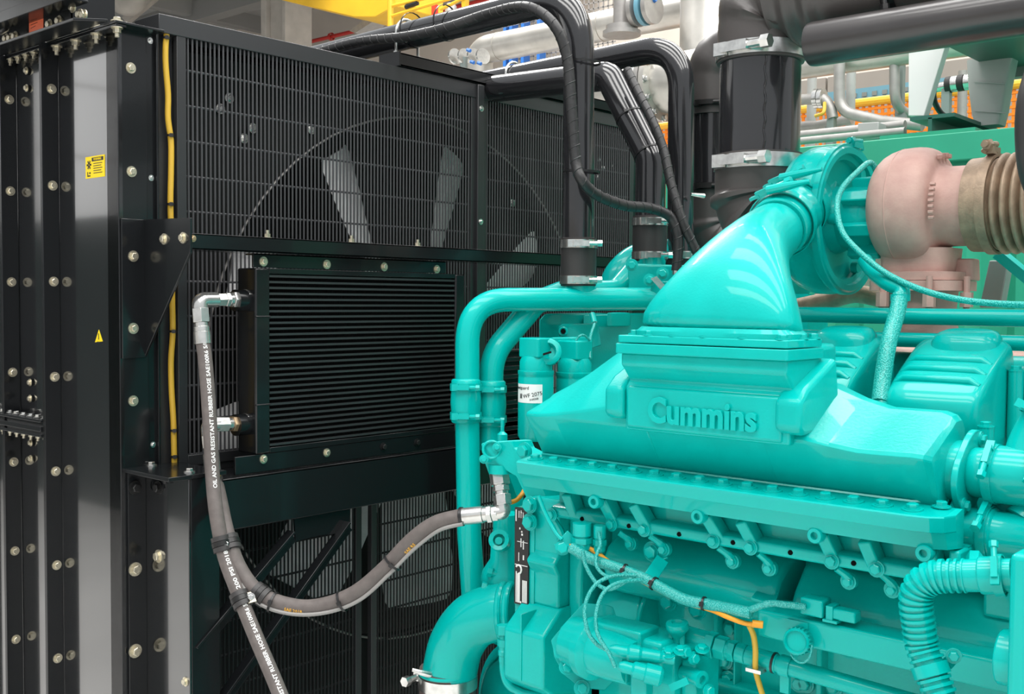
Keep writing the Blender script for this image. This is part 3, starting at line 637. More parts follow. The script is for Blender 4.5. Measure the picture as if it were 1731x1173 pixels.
for t in (100, 150, 200, 250): 
    t = math.radians(t); part('bearing_rib', MB().obox(BHc+V(.03, .072*math.cos(t), .072*math.sin(t)), X_, .032, (0, math.cos(t), math.sin(t)), .012, (0, -math.sin(t), math.cos(t)), .012), m_cast, tb, bevel=.003)
for u, v in ((1449, 297), (1441, 452), (1403, 370)): part('wheel_boss', MB().cyl(px(u, v, X=TC.x+.02), px(u, v, X=TC.x+.02)+V(.014, 0, 0), .012, n=14), m_cast, tb)
UC = px(1550, 352, Y=.90)
rings = []
def fat(i): return 1
prof = [(.06, -.072), (.088, -.070), (.107, -.052), (.1165, -.026), (.1185, .0), (.1175, .020), (.112, .038), (.100, .049), (.086, .052), (.0795, .055), (.0770, .064), (.0765, .085), (.0765, .112), (.078, .114)]
part('turbine_housing', MB().lathe(prof, UC, X_, 48), m_turb, tb, smooth=70, sub=1)
p = MB()
for k in range(7): 
    t = math.radians(196-6.5*k); c = UC+V(.062, .093*math.cos(t), .093*math.sin(t)); p.obox(c, X_, .005, (0, -math.sin(t), math.cos(t)), .0028, (0, math.cos(t), math.sin(t)), .004)
for k in range(4):
    t = math.radians(110-9*k); c = UC+V(.055, .099*math.cos(t), .099*math.sin(t)); p.obox(c, X_, .005, (0, -math.sin(t), math.cos(t)), .004, (0, math.cos(t), math.sin(t)), .004)
q = part('cast_marks', p, m_turb, tb, bevel=.001); q['kind'] = 'stuff'
part('casting_seam', MB().ring(UC+X_*-.02, X_, .1148, .0022, 48, 6), m_turb, tb)
# pedestal and exhaust flange under the turbine
p = MB(); p.loft([superring(UC+V(.01, .0, z), X_, Y_, a, b, 4, 24) for z, a, b in ((-.08, .07, .06), (-.125, .066, .058), (-.126, .085, .075), (-.142, .085, .075))]); part('turbine_foot', p, m_turb, tb, smooth=40)
p = MB(); p.loft([superring(UC+V(.015, .0, z), X_, Y_, a, b, e, 24) for z, a, b, e in ((-.143, .088, .078, 5), (-.162, .088, .078, 5), (-.163, .062, .06, 3), (-.21, .060, .055, 2.6), (-.27, .075, .06, 2.4))]); part('pedestal', p, m_turb, tb, smooth=40)
p = MB(); p.loft([superring(UC+V(.085, .03, z), X_, Y_, a, a, 5, 20) for z, a in ((-.10, .022), (-.142, .024))]); part('stud_block', p, m_turb, tb, bevel=.003)
for dx, dy in ((-.045, -.085), (.045, -.085), (.095, -.03)): 
    c = UC+V(.015+dx, dy, -.165); part('flange_stud', MB().hexp(c, c-Z_*.028, .012).cyl(c+Z_*.03, c-Z_*.04, .006, n=10), m_turb, tb)
# exhaust bellows
eb = thing('exhaust_bellows', 'tan convoluted exhaust bellows clamped to the pink turbine outlet', 'bellows', UC+V(.16, 0, 0))
x0 = UC.x+.110
part('flange_ring', MB().lathe([(.076, 0), (.088, .0), (.089, .030), (.085, .034)], (x0, .90, UC.z), X_, 40), m_bell, eb, smooth=30)
v2 = part('vband', MB().band((x0+.038, .90, UC.z), X_, .088, .017, .006, 40), m_bell, eb)
q = V(x0+.038, .875, UC.z+.097); p = MB(); p.obox(q, Y_, .022, Z_, .007, X_, .008); p.cyl(q+V(0, -.045, .008), q+V(0, .02, .014), .006, n=10); p.hexp(q+V(0, -.02, .01), q+V(0, -.036, .008), .010); p.tube([q+V(-.006, -.03, -.004), q+V(0, -.012, .016), q+V(.004, .006, -.004)], .005, 8); part('vband_latch', p, m_bell, v2)
prof = [(.086, .046), (.080, .050)]
for i in range(12):
    for k in range(9):
        t = k/8; prof.append((.078+.0165*math.sin(math.pi*t)**.6, .051+.0178*i+.0155*t))
    prof.append((.0765, .051+.0178*i+.0167))
part('convolutions', MB().lathe(prof, (x0, .90, UC.z), X_, 44), m_bell, eb, smooth=60)
# ---- far-bank turbo behind
t2 = thing('far_turbocharger', 'shaded teal compressor of the far bank, half hidden behind the cast elbow', 'turbocharger', (.9, 1.5, 1.5))
C2 = V(.84, 1.5, 1.755)
prof = [(.058, -.16), (.062, -.155), (.064, -.11), (.085, -.09), (.125, -.07), (.145, -.045), (.150, -.02), (.150, .0), (.142, .006), (.142, .016), (.146, .018), (.146, .034), (.138, .036), (.07, .03)]
part('compressor_housing', MB().lathe(prof, C2, X_, 48), m_cast, t2, smooth=40)
p = MB(); p.lathe([(.06, .03), (.06, .14), (.11, .16), (.115, .22), (.08, .25), (.076, .33)], C2, X_, 32); part('turbine_housing', p, m_turb, t2, smooth=60)
part('latch', MB().obox(px(1395, 493, Y=1.40), X_, .02, Z_, .012, Y_, .02), m_turb, t2, bevel=.003)
part('support_leg', MB().box((.84, 1.44, 1.2), (.93, 1.56, 1.62)), m_cast, t2)
# ---- rocker covers
def rocker(x0, x1, label):
    t = thing('rocker_cover', label, 'cover', ((x0+x1)/2, .62, 1.36), 'teal rocker covers')
    n_, up = V(0, -.50, .866), None
    prof = [(.575, 1.34), (.552, 1.375), (.545, 1.425), (.552, 1.445), (.572, 1.463), (.690, 1.530), (.715, 1.540), (.738, 1.537), (.752, 1.525), (.76, 1.44), (.76, 1.34)]
    cy, cz = .655, 1.44; rings = []
    for x, s in ((x0, .80), (x0+.005, .90), (x0+.016, .97), (x0+.03, 1), (x1-.03, 1), (x1-.016, .97), (x1-.005, .90), (x1, .80)):
        rings.append([(x, cy+(y-cy)*s, cz+(z-cz)*s if z > 1.36 else z) for y, z in prof])
    part('shell', MB().loft(rings), m_teal, t, smooth=60, sub=1)
    for k in range(3):
        y = .590+.028*k; z = 1.475+.0158*k; z -= .004; p = MB(); p.tube([(x0+.012, y, z-.008), (x0+.026, y, z), (x1-.026, y, z), (x1-.012, y, z-.008)], [.006, .0085, .0085, .006], 10); part('raised_rib', p, m_teal, t, smooth=60)
    p = MB(); p.loft([superring(((x0+x1)/2+.008, .705, z), X_, V(0, .9, .2), a, b, 3, 24) for z, a, b in ((1.49, .060, .042), (1.535, .057, .040), (1.546, .050, .034), (1.550, .040, .025))]); part('raised_pad', p, m_teal, t, smooth=80)
    p = MB(); p.box((x0-.012, .54, 1.30), (x1+.012, .78, 1.352)); part('base', p, m_cast, t, bevel=.004)
    for x, y, z in ((x1+.012, .555, 1.402), (x1+.012, .70, 1.485), (x0-.012, .56, 1.400), (x0-.012, .70, 1.47)):
        p = MB(); p.cyl((x, y, 1.34), (x, y, z), .0125, .0125, 16); b_ = part('bolt_pillar', p, m_teal, t); bolt((x, y, z), Z_, .0085, b_, m_teal)
    return t
rocker(1.503, 1.664, 'ribbed teal rocker cover at the right, whole and in front of the fuel rails')
rocker(1.280, 1.441, 'teal rocker cover half hidden behind the lettered housing and braided hose')
part('head', MB().box((1.10, .54, 1.20), (2.3, .86, 1.34)), m_cast, bl)
# ---- rails above the covers
for (v, r, y, lab) in ((531, .0155, .80, 'upper teal fuel rail pipe running behind the braided hose'), (572, .0140, .80, 'lower teal fuel rail pipe just above the rocker covers')):
    A = px(1560, v+ (4 if v < 550 else 3), Y=y); p = MB().cyl((1.22, y, A.z), (2.3, y, A.z), r, n=24); teal('fuel_rail', p, lab, 'pipe')
p = MB().cyl((1.15, .93, 1.455), (2.3, .93, 1.455), .045, n=24); teal('water_manifold', p, 'shaded teal manifold pipe behind the ribbed rocker cover', 'pipe', m_cast)
p = MB(); p.box((1.25, 1.02, 1.28), (2.3, 1.3, 1.50)); teal('exhaust_shield', p, 'pale lagged exhaust manifold glimpsed between the fuel rails', 'manifold', m_turb, bevel=.02)
p = MB(); pth = crm([px(1345, 520, Y=1.05), px(1400, 508, Y=1.05), px(1445, 497, Y=1.05), px(1495, 506, Y=1.05), px(1530, 518, Y=1.05)], 6); p.tube(pth, .020, 14); teal('exhaust_branch', p, 'curved teal branch pipe with tan top under the compressor', 'pipe', m_bell)
# ================================================================== pipes, hoses and small engine parts
def tealpipe(name, P, r, rad_, label, n=24, mt=None, cat='pipe'):
    t = thing(name, label, cat, P[-1]); path = fillet(P, rad_, 12); part('tube', MB().tube(path, r, n), mt or m_teal, t, smooth=60); return t, path
# ---- two teal water pipes with clamped joints, left of the engine
D1 = 2.55
a0 = px(802, 1030, D=D1); a1 = px(790, 720, D=D1); a2 = px(790, 507, D=D1); a3 = px(1125, 505, D=2.76)
wp, path = tealpipe('water_pipe', [a0, px(793, 900, D=D1), a1, a2, a3], sz(20.5, D1), [0, .1, .3, .105, .1], 'teal water pipe bending from horizontal to vertical beside the oil cooler')
b1 = px(829, 760, D=2.6); b2 = px(831, 600, D=2.6); b3 = px(905, 512, D=2.66); b4 = px(950, 494, D=2.75); b5 = px(1040, 492, D=2.86); b6 = px(1085, 440, D=2.95)
wp2, path = tealpipe('water_pipe', [b1, b2, b3, b4, b5, b6], sz(20.5, 2.6), [0, .12, .05, .06, .06, .1], 'second teal water pipe, slanting up behind the bent one')
for t, u, D in ((wp, 787.5, D1), (wp2, 830, 2.6)):
    v0, v1 = (643, 712) if t is wp else (646, 718); c0, c1 = px(u, v0, D=D), px(u, v1, D=D); ax = (c0-c1).normalized(); L = (c0-c1).length; r = sz(20.5, D)
    s = part('joint_sleeve', MB().lathe([(r+.002, -.004), (r+.006, 0), (r+.0055, L*.2), (r+.008, L*.45), (r+.007, L*.62), (r+.0055, L*.8), (r+.006, L), (r+.002, L+.004)], c1, ax, 28), m_teal, t, smooth=60)
    for f in (.14, .84): hose_clamp('clamp_band', c1+ax*L*f, ax, r+.0066, .017, s, m_teal, V(CAM)-c1+V(-.4, -.2, 0), .9)
# ---- lower water elbow with rubber hose at the bottom
e0 = px(868, 1035, D=2.33); e1 = px(812, 1042, D=2.36); e2 = px(757, 1135, D=2.40); e3 = px(756, 1230, D=2.42)
we = thing('water_elbow', 'thick glossy teal elbow curving down into a clamped brown hose', 'elbow', e2)
path = crm([e0, px(838, 1036, D=2.34), px(800, 1050, D=2.36), px(772, 1088, D=2.385), px(759, 1140, D=2.40)], 8)
part('bend', MB().tube(path, sz(47, 2.37), 32), m_teal, we, smooth=60)
d = (path[1]-path[0]).normalized(); 
for i, s in enumerate((.012, .028)): part('flange_bead', MB().ring(path[0]-d*(s-.032), d, sz(46, 2.34), .008, 36, 10), m_teal, we)
d = V(.02, .0, -1).normalized(); c = px(757, 1138, D=2.40)
part('bead', MB().ring(c+Z_*.004, d, sz(46, 2.4), .005, 32, 8), m_teal, we)
h = tag(part('rubber_hose', MB().cyl(c+Z_*.012, px(755, 1320, D=2.42), sz(48, 2.4), n=32), m_boot), 'short brown rubber hose at the bottom, under the thick teal elbow', 'hose')
k = hose_clamp('clamp_band', px(757, 1150, D=2.40), Z_, sz(48.5, 2.4), .026, h, m_steel, V(-1, -.1, 0), 1.5)
c = px(735, 1142, D=2.36); part('clamp_spring', MB().tube([c, px(712, 1137, D=2.34), px(697, 1132, D=2.34)], [.008, .006, .0035], 10), m_steel, k)
for i in range(4): 
    cc = px(748+4*i, 1152-2*i, D=2.338); 
# flange side casting behind, with small tube
p = MB(); p.loft([superring(px(878, 1040, D=2.42)+V(.0, .02*0, z), X_, Y_, .055, .05, 3, 24) for z in (-.06, .10)]); part('inlet_boss', p, m_cast, gh, smooth=50)
wpump = thing('water_pump', 'teal water pump casting between the water pipe and the data plate', 'pump', px(850, 980, D=2.40))
p = MB(); pc = px(856, 975, D=2.40); p.lathe([(.03, .14), (.03, .10), (.034, .085), (.036, .04), (.052, .015), (.056, .0), (.056, -.012), (.050, -.03), (.062, -.045), (.062, -.07)], pc, Z_, 28); part('outlet_column', p, m_cast, wpump, smooth=40)
part('clamp_lug', MB().cyl(px(826, 968, D=2.36), px(858, 974, D=2.36), .0075, n=10).hexp(px(824, 966, D=2.36), px(832, 968, D=2.36), .011), m_teal, wpump)
part('clamp_lug', MB().cyl(px(816, 992, D=2.35), px(846, 998, D=2.35), .0075, n=10).hexp(px(814, 991, D=2.35), px(822, 993, D=2.35), .011), m_teal, wpump)
p = MB(); p.lathe([(.013, .0), (.013, .010), (.022, .012), (.0225, -.010), (.018, -.03)], px(845, 914, D=2.33), V(CAM)-px(845, 914, D=2.33)+V(-.6, 0, .3), 24); q = part('round_port', p, m_cast, wpump, smooth=40)
part('port_recess', MB().cyl(px(844, 914, D=2.325), px(843, 914, D=2.318), .008, n=12), m_teal, q)
p = MB(); p.box(px(846, 990, D=2.50), px(872, 770, D=2.50)+V(.0, .03, 0)); part('backing', p, m_cast, wpump, bevel=.004)
# damper disc at the bottom
dd = thing('vibration_damper', 'teal ribbed damper disc behind the thick elbow at the bottom edge', 'disc', px(860, 1180, D=2.55))
dc = px(880, 1200, D=2.42); part('disc', MB().lathe([(.02, .03), (.10, .03), (.115, .02), (.12, .005), (.135, .005), (.15, -.005), (.152, -.05), (.14, -.06), (.135, -.09)], dc, (-.12, -1, .05), 48), m_cast, dd, smooth=40)
part('rim_groove', MB().ring(dc+V(-.0, -.006, 0), (-.12, -1, .05), .128, .004, 48, 8), m_teal, dd)
# thin lube pipe on the left of the gear housing
lp = thing('lube_pipe', 'thin teal pipe with hex elbow running down beside the thick elbow', 'pipe', px(850, 1100, D=2.2))
P = [px(868, 1064, D=2.22), px(851, 1064, D=2.2), px(851, 1130, D=2.2), px(857, 1158, D=2.19), px(885, 1172, D=2.17), px(930, 1180, D=2.14)]
part('tube', MB().tube(fillet(P, [0, .012, .04, .04, .03, 0], 8), .0085, 14), m_teal, lp, smooth=60)
part('hex_elbow', MB().hexp(px(851, 1072, D=2.2), px(851, 1056, D=2.2), .015), m_teal, lp, bevel=.001); part('hex_nut', MB().hexp(px(851, 1092, D=2.2), px(851, 1080, D=2.2), .0125), m_teal, lp); part('ferrule', MB().lathe([(.0095, 0), (.0095, .012), (.011, .014), (.011, .022), (.0095, .024), (.0095, .032)], px(851, 1118, D=2.2), Z_, 16), m_teal, lp)
part('union', MB().hexp(px(862, 1064, D=2.215), px(878, 1062, D=2.23), .016), m_teal, lp)
# ---- coolant filters
def filt(u, v0, v1, w, D, label):
    t = thing('coolant_filter', label, 'filter', px(u, v1, D=D), 'spin-on coolant filters'); c = px(u, v1, D=D); hgt = px(u, v0, D=D).z-c.z; r = sz(w/2, D)
    part('canister', MB().lathe([(r*.3, 0), (r*.85, .002), (r, .012), (r, hgt-.018), (r*.985, hgt-.016), (r*.985, hgt-.012), (r*1.02, hgt-.010), (r*1.02, hgt-.001), (r*.95, hgt)], c, Z_, 36), m_teal, t, smooth=40)
    p = MB(); p.lathe([(r*.93, hgt), (r*.93, hgt+.02), (r*.80, hgt+.032), (r*.5, hgt+.036)], c, Z_, 24); part('head_collar', p, m_cast, t, smooth=40)
    o = c+V(0, 0, hgt); p = MB(); p.rbox((o.x-r*.75, o.y-r*.7, o.z+.030), (o.x+r*.75, o.y+r*.7, o.z+.075), .008); part('head', p, m_cast, t, bevel=.003)
    return t, c, r, hgt
f1, c, r, hg = filt(905, 625, 745, 60, 2.55, 'teal spin-on filter with a white sticker, left one of the pair'); 
n = 14; p = MB(); z1, z0 = px(905, 650, D=2.5).z, px(905, 682, D=2.5).z; cam2 = (V(CAM)-c); base = math.atan2(cam2.y, cam2.x)
aa = [base-1.35+1.72*i/n for i in range(n+1)]
A = [(c.x+math.cos(t)*(r+.0006), c.y+math.sin(t)*(r+.0006), z0) for t in aa]; B = [(x, y, z1) for x, y, _ in A]
p.add(A+B, [(i, i+1, n+2+i, n+1+i) for i in range(n)]); lab = part('sticker', p, m_label_w, f1, label='white paper sticker with black print')
def wraptext(s, size, ang, z, tilt=0):
    t = text_mb(s, size, .0002); out = []
    for v in t.v:
        x = v.x*math.cos(tilt)-v.y*math.sin(tilt); y = v.x*math.sin(tilt)+v.y*math.cos(tilt); q = ang+x/r
        out.append(V(c.x+math.cos(q)*(r+.0010+v.z), c.y+math.sin(q)*(r+.0010+v.z), z+y))
    t.v = out; return part('sticker_text', t, m_ink, lab, smooth=0)
zm = (z0+z1)/2
wraptext('WF 2075', .0125, base-.20, zm-.003, .20); wraptext('Fleetguard', .0105, base-.92, z1-.009, .0); wraptext('3100308', .006, base-.10, zm-.0125, .20)
p = MB(); q = base-1.05
for i in range(3): 
    t0 = base-1.0+.06*i; p.add([(c.x+math.cos(t)*(r+.0011), c.y+math.sin(t)*(r+.0011), z) for t, z in ((t0, zm-.012), (t0+.04, zm-.012), (t0+.04, zm-.001), (t0, zm-.001))], [(0, 1, 2, 3)])
part('sticker_block', p, m_ink, lab, smooth=0)
f2, c2_, r2, hg2 = filt(970, 628, 745, 62, 2.62, 'plain teal spin-on filter, right one of the pair, by the intake housing')
# ---- filter head block and shell behind the pipe
fh = thing('thermostat_shell', 'teal square-edged thermostat casting under the horizontal water pipe', 'housing', px(990, 600, D=2.75))
p = MB(); A = px(912, 605, D=2.72); B = px(1010, 528, D=2.72); p.prism([px(910, 600, D=2.74), px(910, 540, D=2.74), px(921, 529, D=2.74), px(995, 529, D=2.80), px(1000, 600, D=2.80)], V(.02, .10, 0)); part('front_casting', p, m_cast, fh, bevel=.005)
p = MB(); p.prism([px(985, 640, D=2.78), px(985, 531, D=2.78), px(1078, 529, D=2.84), px(1078, 640, D=2.84)], V(.02, .12, 0)); part('rear_casting', p, m_cast, fh, bevel=.004)
p = MB(); p.prism([px(1025, 552, D=2.78), px(1025, 528, D=2.78), px(1038, 528, D=2.79), px(1038, 552, D=2.79)], V(.01, .06, 0)); part('web', p, m_cast, fh, bevel=.003)
p = MB(); p.prism([px(943, 575, D=2.66), px(943, 552, D=2.66), px(950, 546, D=2.66), px(960, 550, D=2.67), px(965, 585, D=2.68), px(950, 590, D=2.66)], V(.02, .10, 0)); part('lug', p, m_cast, fh, bevel=.003)
part('lug_ring', MB().ring(px(952, 560, D=2.655), V(CAM)-px(952, 560, D=2.655), .009, .003, 20, 8), m_teal, fh); part('lug_hole', MB().cyl(px(952, 560, D=2.652), px(952, 560, D=2.648), .006, n=12), m_hole, fh)
p = MB(); p.prism([px(928, 590, D=2.60), px(928, 570, D=2.60), px(958, 570, D=2.61), px(958, 590, D=2.61)], V(.01, .09, 0)); part('block', p, m_cast, fh, bevel=.003)
p = MB(); p.lathe([(.03, -.02), (.032, .0), (.026, .004), (.02, .004), (.016, -.01)], px(926, 594, D=2.52), V(CAM)-px(926, 594, D=2.52)+V(0, 0, .8), 18); part('oval_boss', p, m_cast, fh, smooth=40); part('boss_slot', MB().obox(px(925, 597, D=2.50), V(.6, .55, .25), .010, V(-.5, .5, .5), .004, V(CAM)-px(925, 597, D=2.5), .004), m_hole, fh)
ww = crm([px(1000, 528, D=2.66), px(1005, 545, D=2.65), px(998, 570, D=2.62), px(997, 605, D=2.6)], 6); wl = thing('sensor_wire', 'thin teal sensor wire loop above the filters', 'wire', ww[-1]); part('lead', MB().tube(ww, .0035, 8), m_loom, wl)
part('lead', MB().tube(crm([px(997, 575, D=2.6), px(985, 566, D=2.58), px(974, 575, D=2.58), px(972, 590, D=2.58)], 6), .0028, 8), m_loom, wl); part('sensor_plug', MB().cyl(px(1001, 530, D=2.66), px(1005, 545, D=2.65), .007, n=10), m_teal, wl)
# ---- thermostat housing that receives the black pipes
th = thing('thermostat_housing', 'teal thermostat housing that takes the rubber joints of the black pipes', 'housing', px(1105, 490, D=2.9))
p = MB(); p.prism([px(1060, 500, D=2.80), px(1060, 445, D=2.80), px(1150, 448, D=2.80), px(1150, 500, D=2.80)], V(.02, .25, 0)); part('body', p, m_cast, th, bevel=.006)
p = MB(); p.prism([px(1098, 500, D=2.72), px(1100, 475, D=2.72), px(1165, 475, D=2.72), px(1175, 500, D=2.72)], V(.02, .12, 0)); part('front_lid', p, m_cast, th, bevel=.004)
for u, D in ((1100, 2.9), (981, 2.68)): part('outlet_stub', MB().cyl(px(u, 500, D=D), px(u, 430 if u > 1000 else 470, D=D), sz(25, D), n=28), m_teal, th)
path = crm([px(1035, 500, D=3.0), px(1045, 465, D=3.0), px(1075, 438, D=3.02), px(1120, 428, D=3.05), px(1160, 445, D=3.05), px(1175, 480, D=3.05)], 7); part('rear_elbow', MB().tube(path, .04, 20), m_teal, th, smooth=60)
for u, v in ((1098, 473), (1120, 462), (1068, 448)): bolt(px(u, v, D=2.71), V(CAM)-px(u, v, D=2.7), .010, th, m_teal)
A = px(1105, 470, D=2.70); part('clip', MB().obox(px(1115, 480, D=2.69), px(1124, 490, D=2.69)-px(1106, 470, D=2.69), .022, V(.7, .6, .4), .008, V(CAM)-A, .003), m_steel, th)
# ---- black coolant pipes
def coupling(c0, c1, r, label, clampface):
    t = thing('rubber_joint', label, 'coupling', c1, 'rubber joints of the coolant pipes'); ax = (c0-c1).normalized(); L = (c0-c1).length
    part('sleeve', MB().lathe([(r*.9, 0), (r, .001), (r, L*.3), (r*1.015, L*.5), (r, L*.7), (r, L-.001), (r*.9, L)], c1, ax, 32), m_rubber, t, smooth=40)
    for s in (.13, .87): hose_clamp('clamp_band', c1+ax*L*s, ax, r+.0004, .020, t, m_steel, clampface, 1.15)
    return t
rA = .0375
PA = [(-.42, .874, 2.325), (.597, .874, 2.340), (.603, .874, 1.68)]
pa = thing('coolant_pipe', 'glossy black coolant pipe nearest the camera, bending down in front of the right guard', 'pipe', PA[-1])
part('tube', MB().tube(fillet(PA, [0, .135, 0], 16), rA, 28), m_pipe, pa, smooth=60)
q0, q1 = px(981, 402, X=.607), px(981, 484, X=.607); coupling(V(.602, .876, q0.z), V(.602, .876, q1.z), .0432, 'black rubber joint with two clamps under the nearest black pipe', (1, -1, 0))
yB = 1.335
PB = [(-.42, yB, 2.285), (.595, yB, 2.300), (.60, yB, 1.70)]
pb = thing('coolant_pipe', 'glossy black coolant pipe furthest right, its bend behind the nearest one', 'pipe', PB[-1])
part('tube', MB().tube(fillet(PB, [0, .125, 0], 16), .0365, 28), m_pipe, pb, smooth=60)
q0, q1 = px(1160, 425, X=.60), px(1160, 480, X=.60); coupling(V(.60, yB, q0.z), V(.60, yB, q1.z), .041, 'black rubber joint half hidden beside the far coolant pipe cable', (1, -1, 0))
c0 = px(1030, 128, D=3.02); c1 = px(1100, 268, D=2.90); c2 = V(c1.x, c1.y, px(1100, 380, D=2.90).z)
pc = thing('coolant_pipe', 'glossy black coolant pipe slanting between the two bent ones', 'pipe', c2)
cz = c0+V(-.55, 0, .02); part('tube', MB().tube(fillet([cz, c0, c1, c2], [0, .05, .06, 0], 12), sz(25.5, 2.9), 28), m_pipe, pc, smooth=60)
coupling(V(c2.x, c2.y, px(1101, 365, D=2.9).z), V(c2.x, c2.y, px(1101, 442, D=2.9).z), sz(29, 2.9), 'black rubber joint with two clamps under the slanting pipe', (1, -1, 0))
for f in (.52, .95): 
    c = c0.lerp(c1, f); 
    zip_tie(c, (c1-c0), sz(26, 2.9), pc)
# pipe support on the radiator top with U-bolts
ps = thing('pipe_support', 'black channel on the radiator top edge carrying the black pipes on shiny U-bolts', 'bracket', (0, 1.2, 2.24))
ya = px(672, 100, X=.0).y
p = MB(); p.box((-.07, ya, 2.238), (.012, 1.98, 2.244)); p.box((.006, ya, 2.238), (.012, 1.98, 2.275)); p.box((-.07, ya, 2.270), (.012, 1.98, 2.275)); part('channel', p, m_black, ps, bevel=.001)
p = MB(); p.box((-.07, ya-.006, 2.238), (.014, ya, 2.278)); part('end_plate', p, m_black, ps, bevel=.001)
for yc, r, zc in ((.88, rA+.004, 2.335), (yB, .0405, 2.294)):
    x = -.015; p = MB(); p.tube([(x, yc-r, 2.225), (x, yc-r, zc)]+[(x, yc-r*math.cos(t), zc+r*math.sin(t)) for t in [math.pi*i/14 for i in range(1, 14)]]+[(x, yc+r, zc), (x, yc+r, 2.225)], .0042, 10); u = part('u_bolt', p, m_steel, ps)
    for s in (-1, 1): part('nut', MB().hexp((x, yc+s*r, 2.275), (x, yc+s*r, 2.283), .009).hexp((x, yc+s*r, 2.238), (x, yc+s*r, 2.228), .009), m_steel, u)
# spiral-wrapped harnesses
def cable(name, P, r, m, label, cat='cable', n=12, k=8, group=None, wrap=0):
    t = thing(name, label, cat, P[-1], group); path = crm(P, k); part('sheath', MB().tube(path, r, n), m, t, smooth=60)
    if wrap:
        L = [0]
        for a, b in zip(path, path[1:]): L.append(L[-1]+(b-a).length)
        N = int(L[-1]/wrap*10); hel = []
        T = [(path[min(i+1, len(path)-1)]-path[max(i-1, 0)]).normalized() for i in range(len(path))]; a, b, _ = frame(T[0]); i = 0; fr = [(a, b)]
        for j in range(1, len(path)):
            a = T[j-1].rotation_difference(T[j]) @ a; a = (a-T[j]*a.dot(T[j])).normalized(); fr.append((a, T[j].cross(a)))
        for s in range(N):
            l = L[-1]*s/N
            while i < len(L)-2 and L[i+1] < l: i += 1
            f = (l-L[i])/(L[i+1]-L[i]); c = path[i].lerp(path[i+1], f); A = fr[i][0].lerp(fr[i+1][0], f); B = fr[i][1].lerp(fr[i+1][1], f); th_ = 2*math.pi*l/wrap
            hel.append(c+(A*math.cos(th_)+B*math.sin(th_))*(r+.0002))
        part('spiral_wrap', MB().tube(hel, .0012, 5), m, t)
    return t, path
ch1, pth = cable('cable_harness', [px(470, 110, Y=.80), px(540, 88, Y=.80), px(610, 70, Y=.80), px(690, 61, Y=.80), px(760, 45, Y=.82), px(830, 22, Y=.84), px(890, 12, D=2.66), px(935, 40, D=2.60), px(958, 95, D=2.60), px(966, 180, D=2.60), px(973, 270, D=2.60), px(984, 305, D=2.59), px(1010, 330, D=2.62), px(1055, 347, D=2.68), px(1100, 352, D=2.74), px(1132, 366, D=2.76), px(1145, 395, D=2.76), px(1146, 430, D=2.76), px(1143, 458, D=2.76)], sz(9.2, 2.62), m_wrap, 'black spiral-wrapped harness tied along the nearest black pipe', 'cable', wrap=.030)
for c, ax in (((.607, .88, px(985, 107, X=.607).z), Z_), ((.607, .88, px(985, 291, X=.607).z), Z_)):
    zip_tie(V(c)+V(.004, -.008, 0), V(0.05, .0, 1), rA+.006, ch1)
for x in (.17, .30): zip_tie(V(x-.15, .868, 2.340), X_, rA+.010, ch1)
part('end_plug', MB().cyl(px(1143, 452, D=2.76), px(1143, 464, D=2.76), .011, n=12), m_steel, ch1)
ch2, pth = cable('cable_harness', [px(1060, 118, D=2.9), px(1080, 160, D=2.86), px(1103, 205, D=2.82), px(1122, 255, D=2.80), px(1134, 310, D=2.78), px(1152, 370, D=2.76), px(1172, 415, D=2.76), px(1190, 452, D=2.76)], sz(8, 2.82), m_wrap, 'black spiral-wrapped harness running down the slanting pipe', 'cable', wrap=.028)
# ---- yellow cable in the corner channel
P = [(283.5, 36), (280, 75), (280, 110), (284, 160), (284, 200), (289, 240), (289, 290), (288, 340), (289, 380), (292, 440), (291, 500), (292, 560), (289, 610), (290, 660), (293, 710), (294, 755), (295, 798)]
yc, pth = cable('yellow_cable', [px(276, 42, X=-.02)]+[px(u, v, X=-.004) for u, v in P], .0068, m_yel, 'long yellow cable tied down the corner channel beside the guard', 'cable', n=10)
for v in (68, 231, 346, 560, 729, 772): 
    c = min(pth, key=lambda q: abs(q.z-px(285, v, X=-.004).z)); zip_tie(c, Z_, .0078, yc)
cable('yellow_cable', [px(296, 792, X=.0), px(300, 797, X=.03), px(325, 798, X=.10), px(352, 800, X=.16), px(372, 803, X=.17)], .0055, m_yel, 'short yellow cable end lying across the black leg top', 'cable', n=8)
# ---- hydraulic hoses at the oil cooler
def fitting(t, P0, P1, items):
    P0, P1 = V(P0), V(P1); d = (P1-P0)
    for s0, s1, r, hexa, m in items:
        a, b = P0+d*s0, P0+d*s1
        part('hex_nut' if hexa else 'ferrule', MB().hexp(a, b, r) if hexa else MB().cyl(a, b, r, n=22), m, t, bevel=.0008)
def cooler_port(v): q = px(410, v, X=.132); return V(.115, q.y, q.z)
pA = px(418, 506, X=.132); pB = px(340, 507, X=.132); hA = thing('hydraulic_hose', 'printed grey rubber hose hanging straight down from the upper cooler port', 'hose', pB)
fitting(hA, pA, pB, [(-.02, .06, .0235, False, m_steel), (.06, .34, .0195, True, m_fit), (.34, .42, .0150, False, m_fit), (.42, .50, .0175, True, m_fit), (.50, .70, .0160, True, m_fit)])
el = pB+V(.0, -.004, .0); dn = px(343, 580, D=2.42)-el; 
part('elbow', MB().tube(fillet([pA.lerp(pB, .68), el, el+dn*.30], [0, .016, 0], 8), .0175, 18), m_fit, hA, smooth=60)
fitting(hA, el, el+dn, [(.20, .52, .0200, True, m_fit), (.52, .62, .0150, False, m_fit), (.62, .74, .0175, False, m_fit), (.74, 1.02, .0185, False, m_fit)])
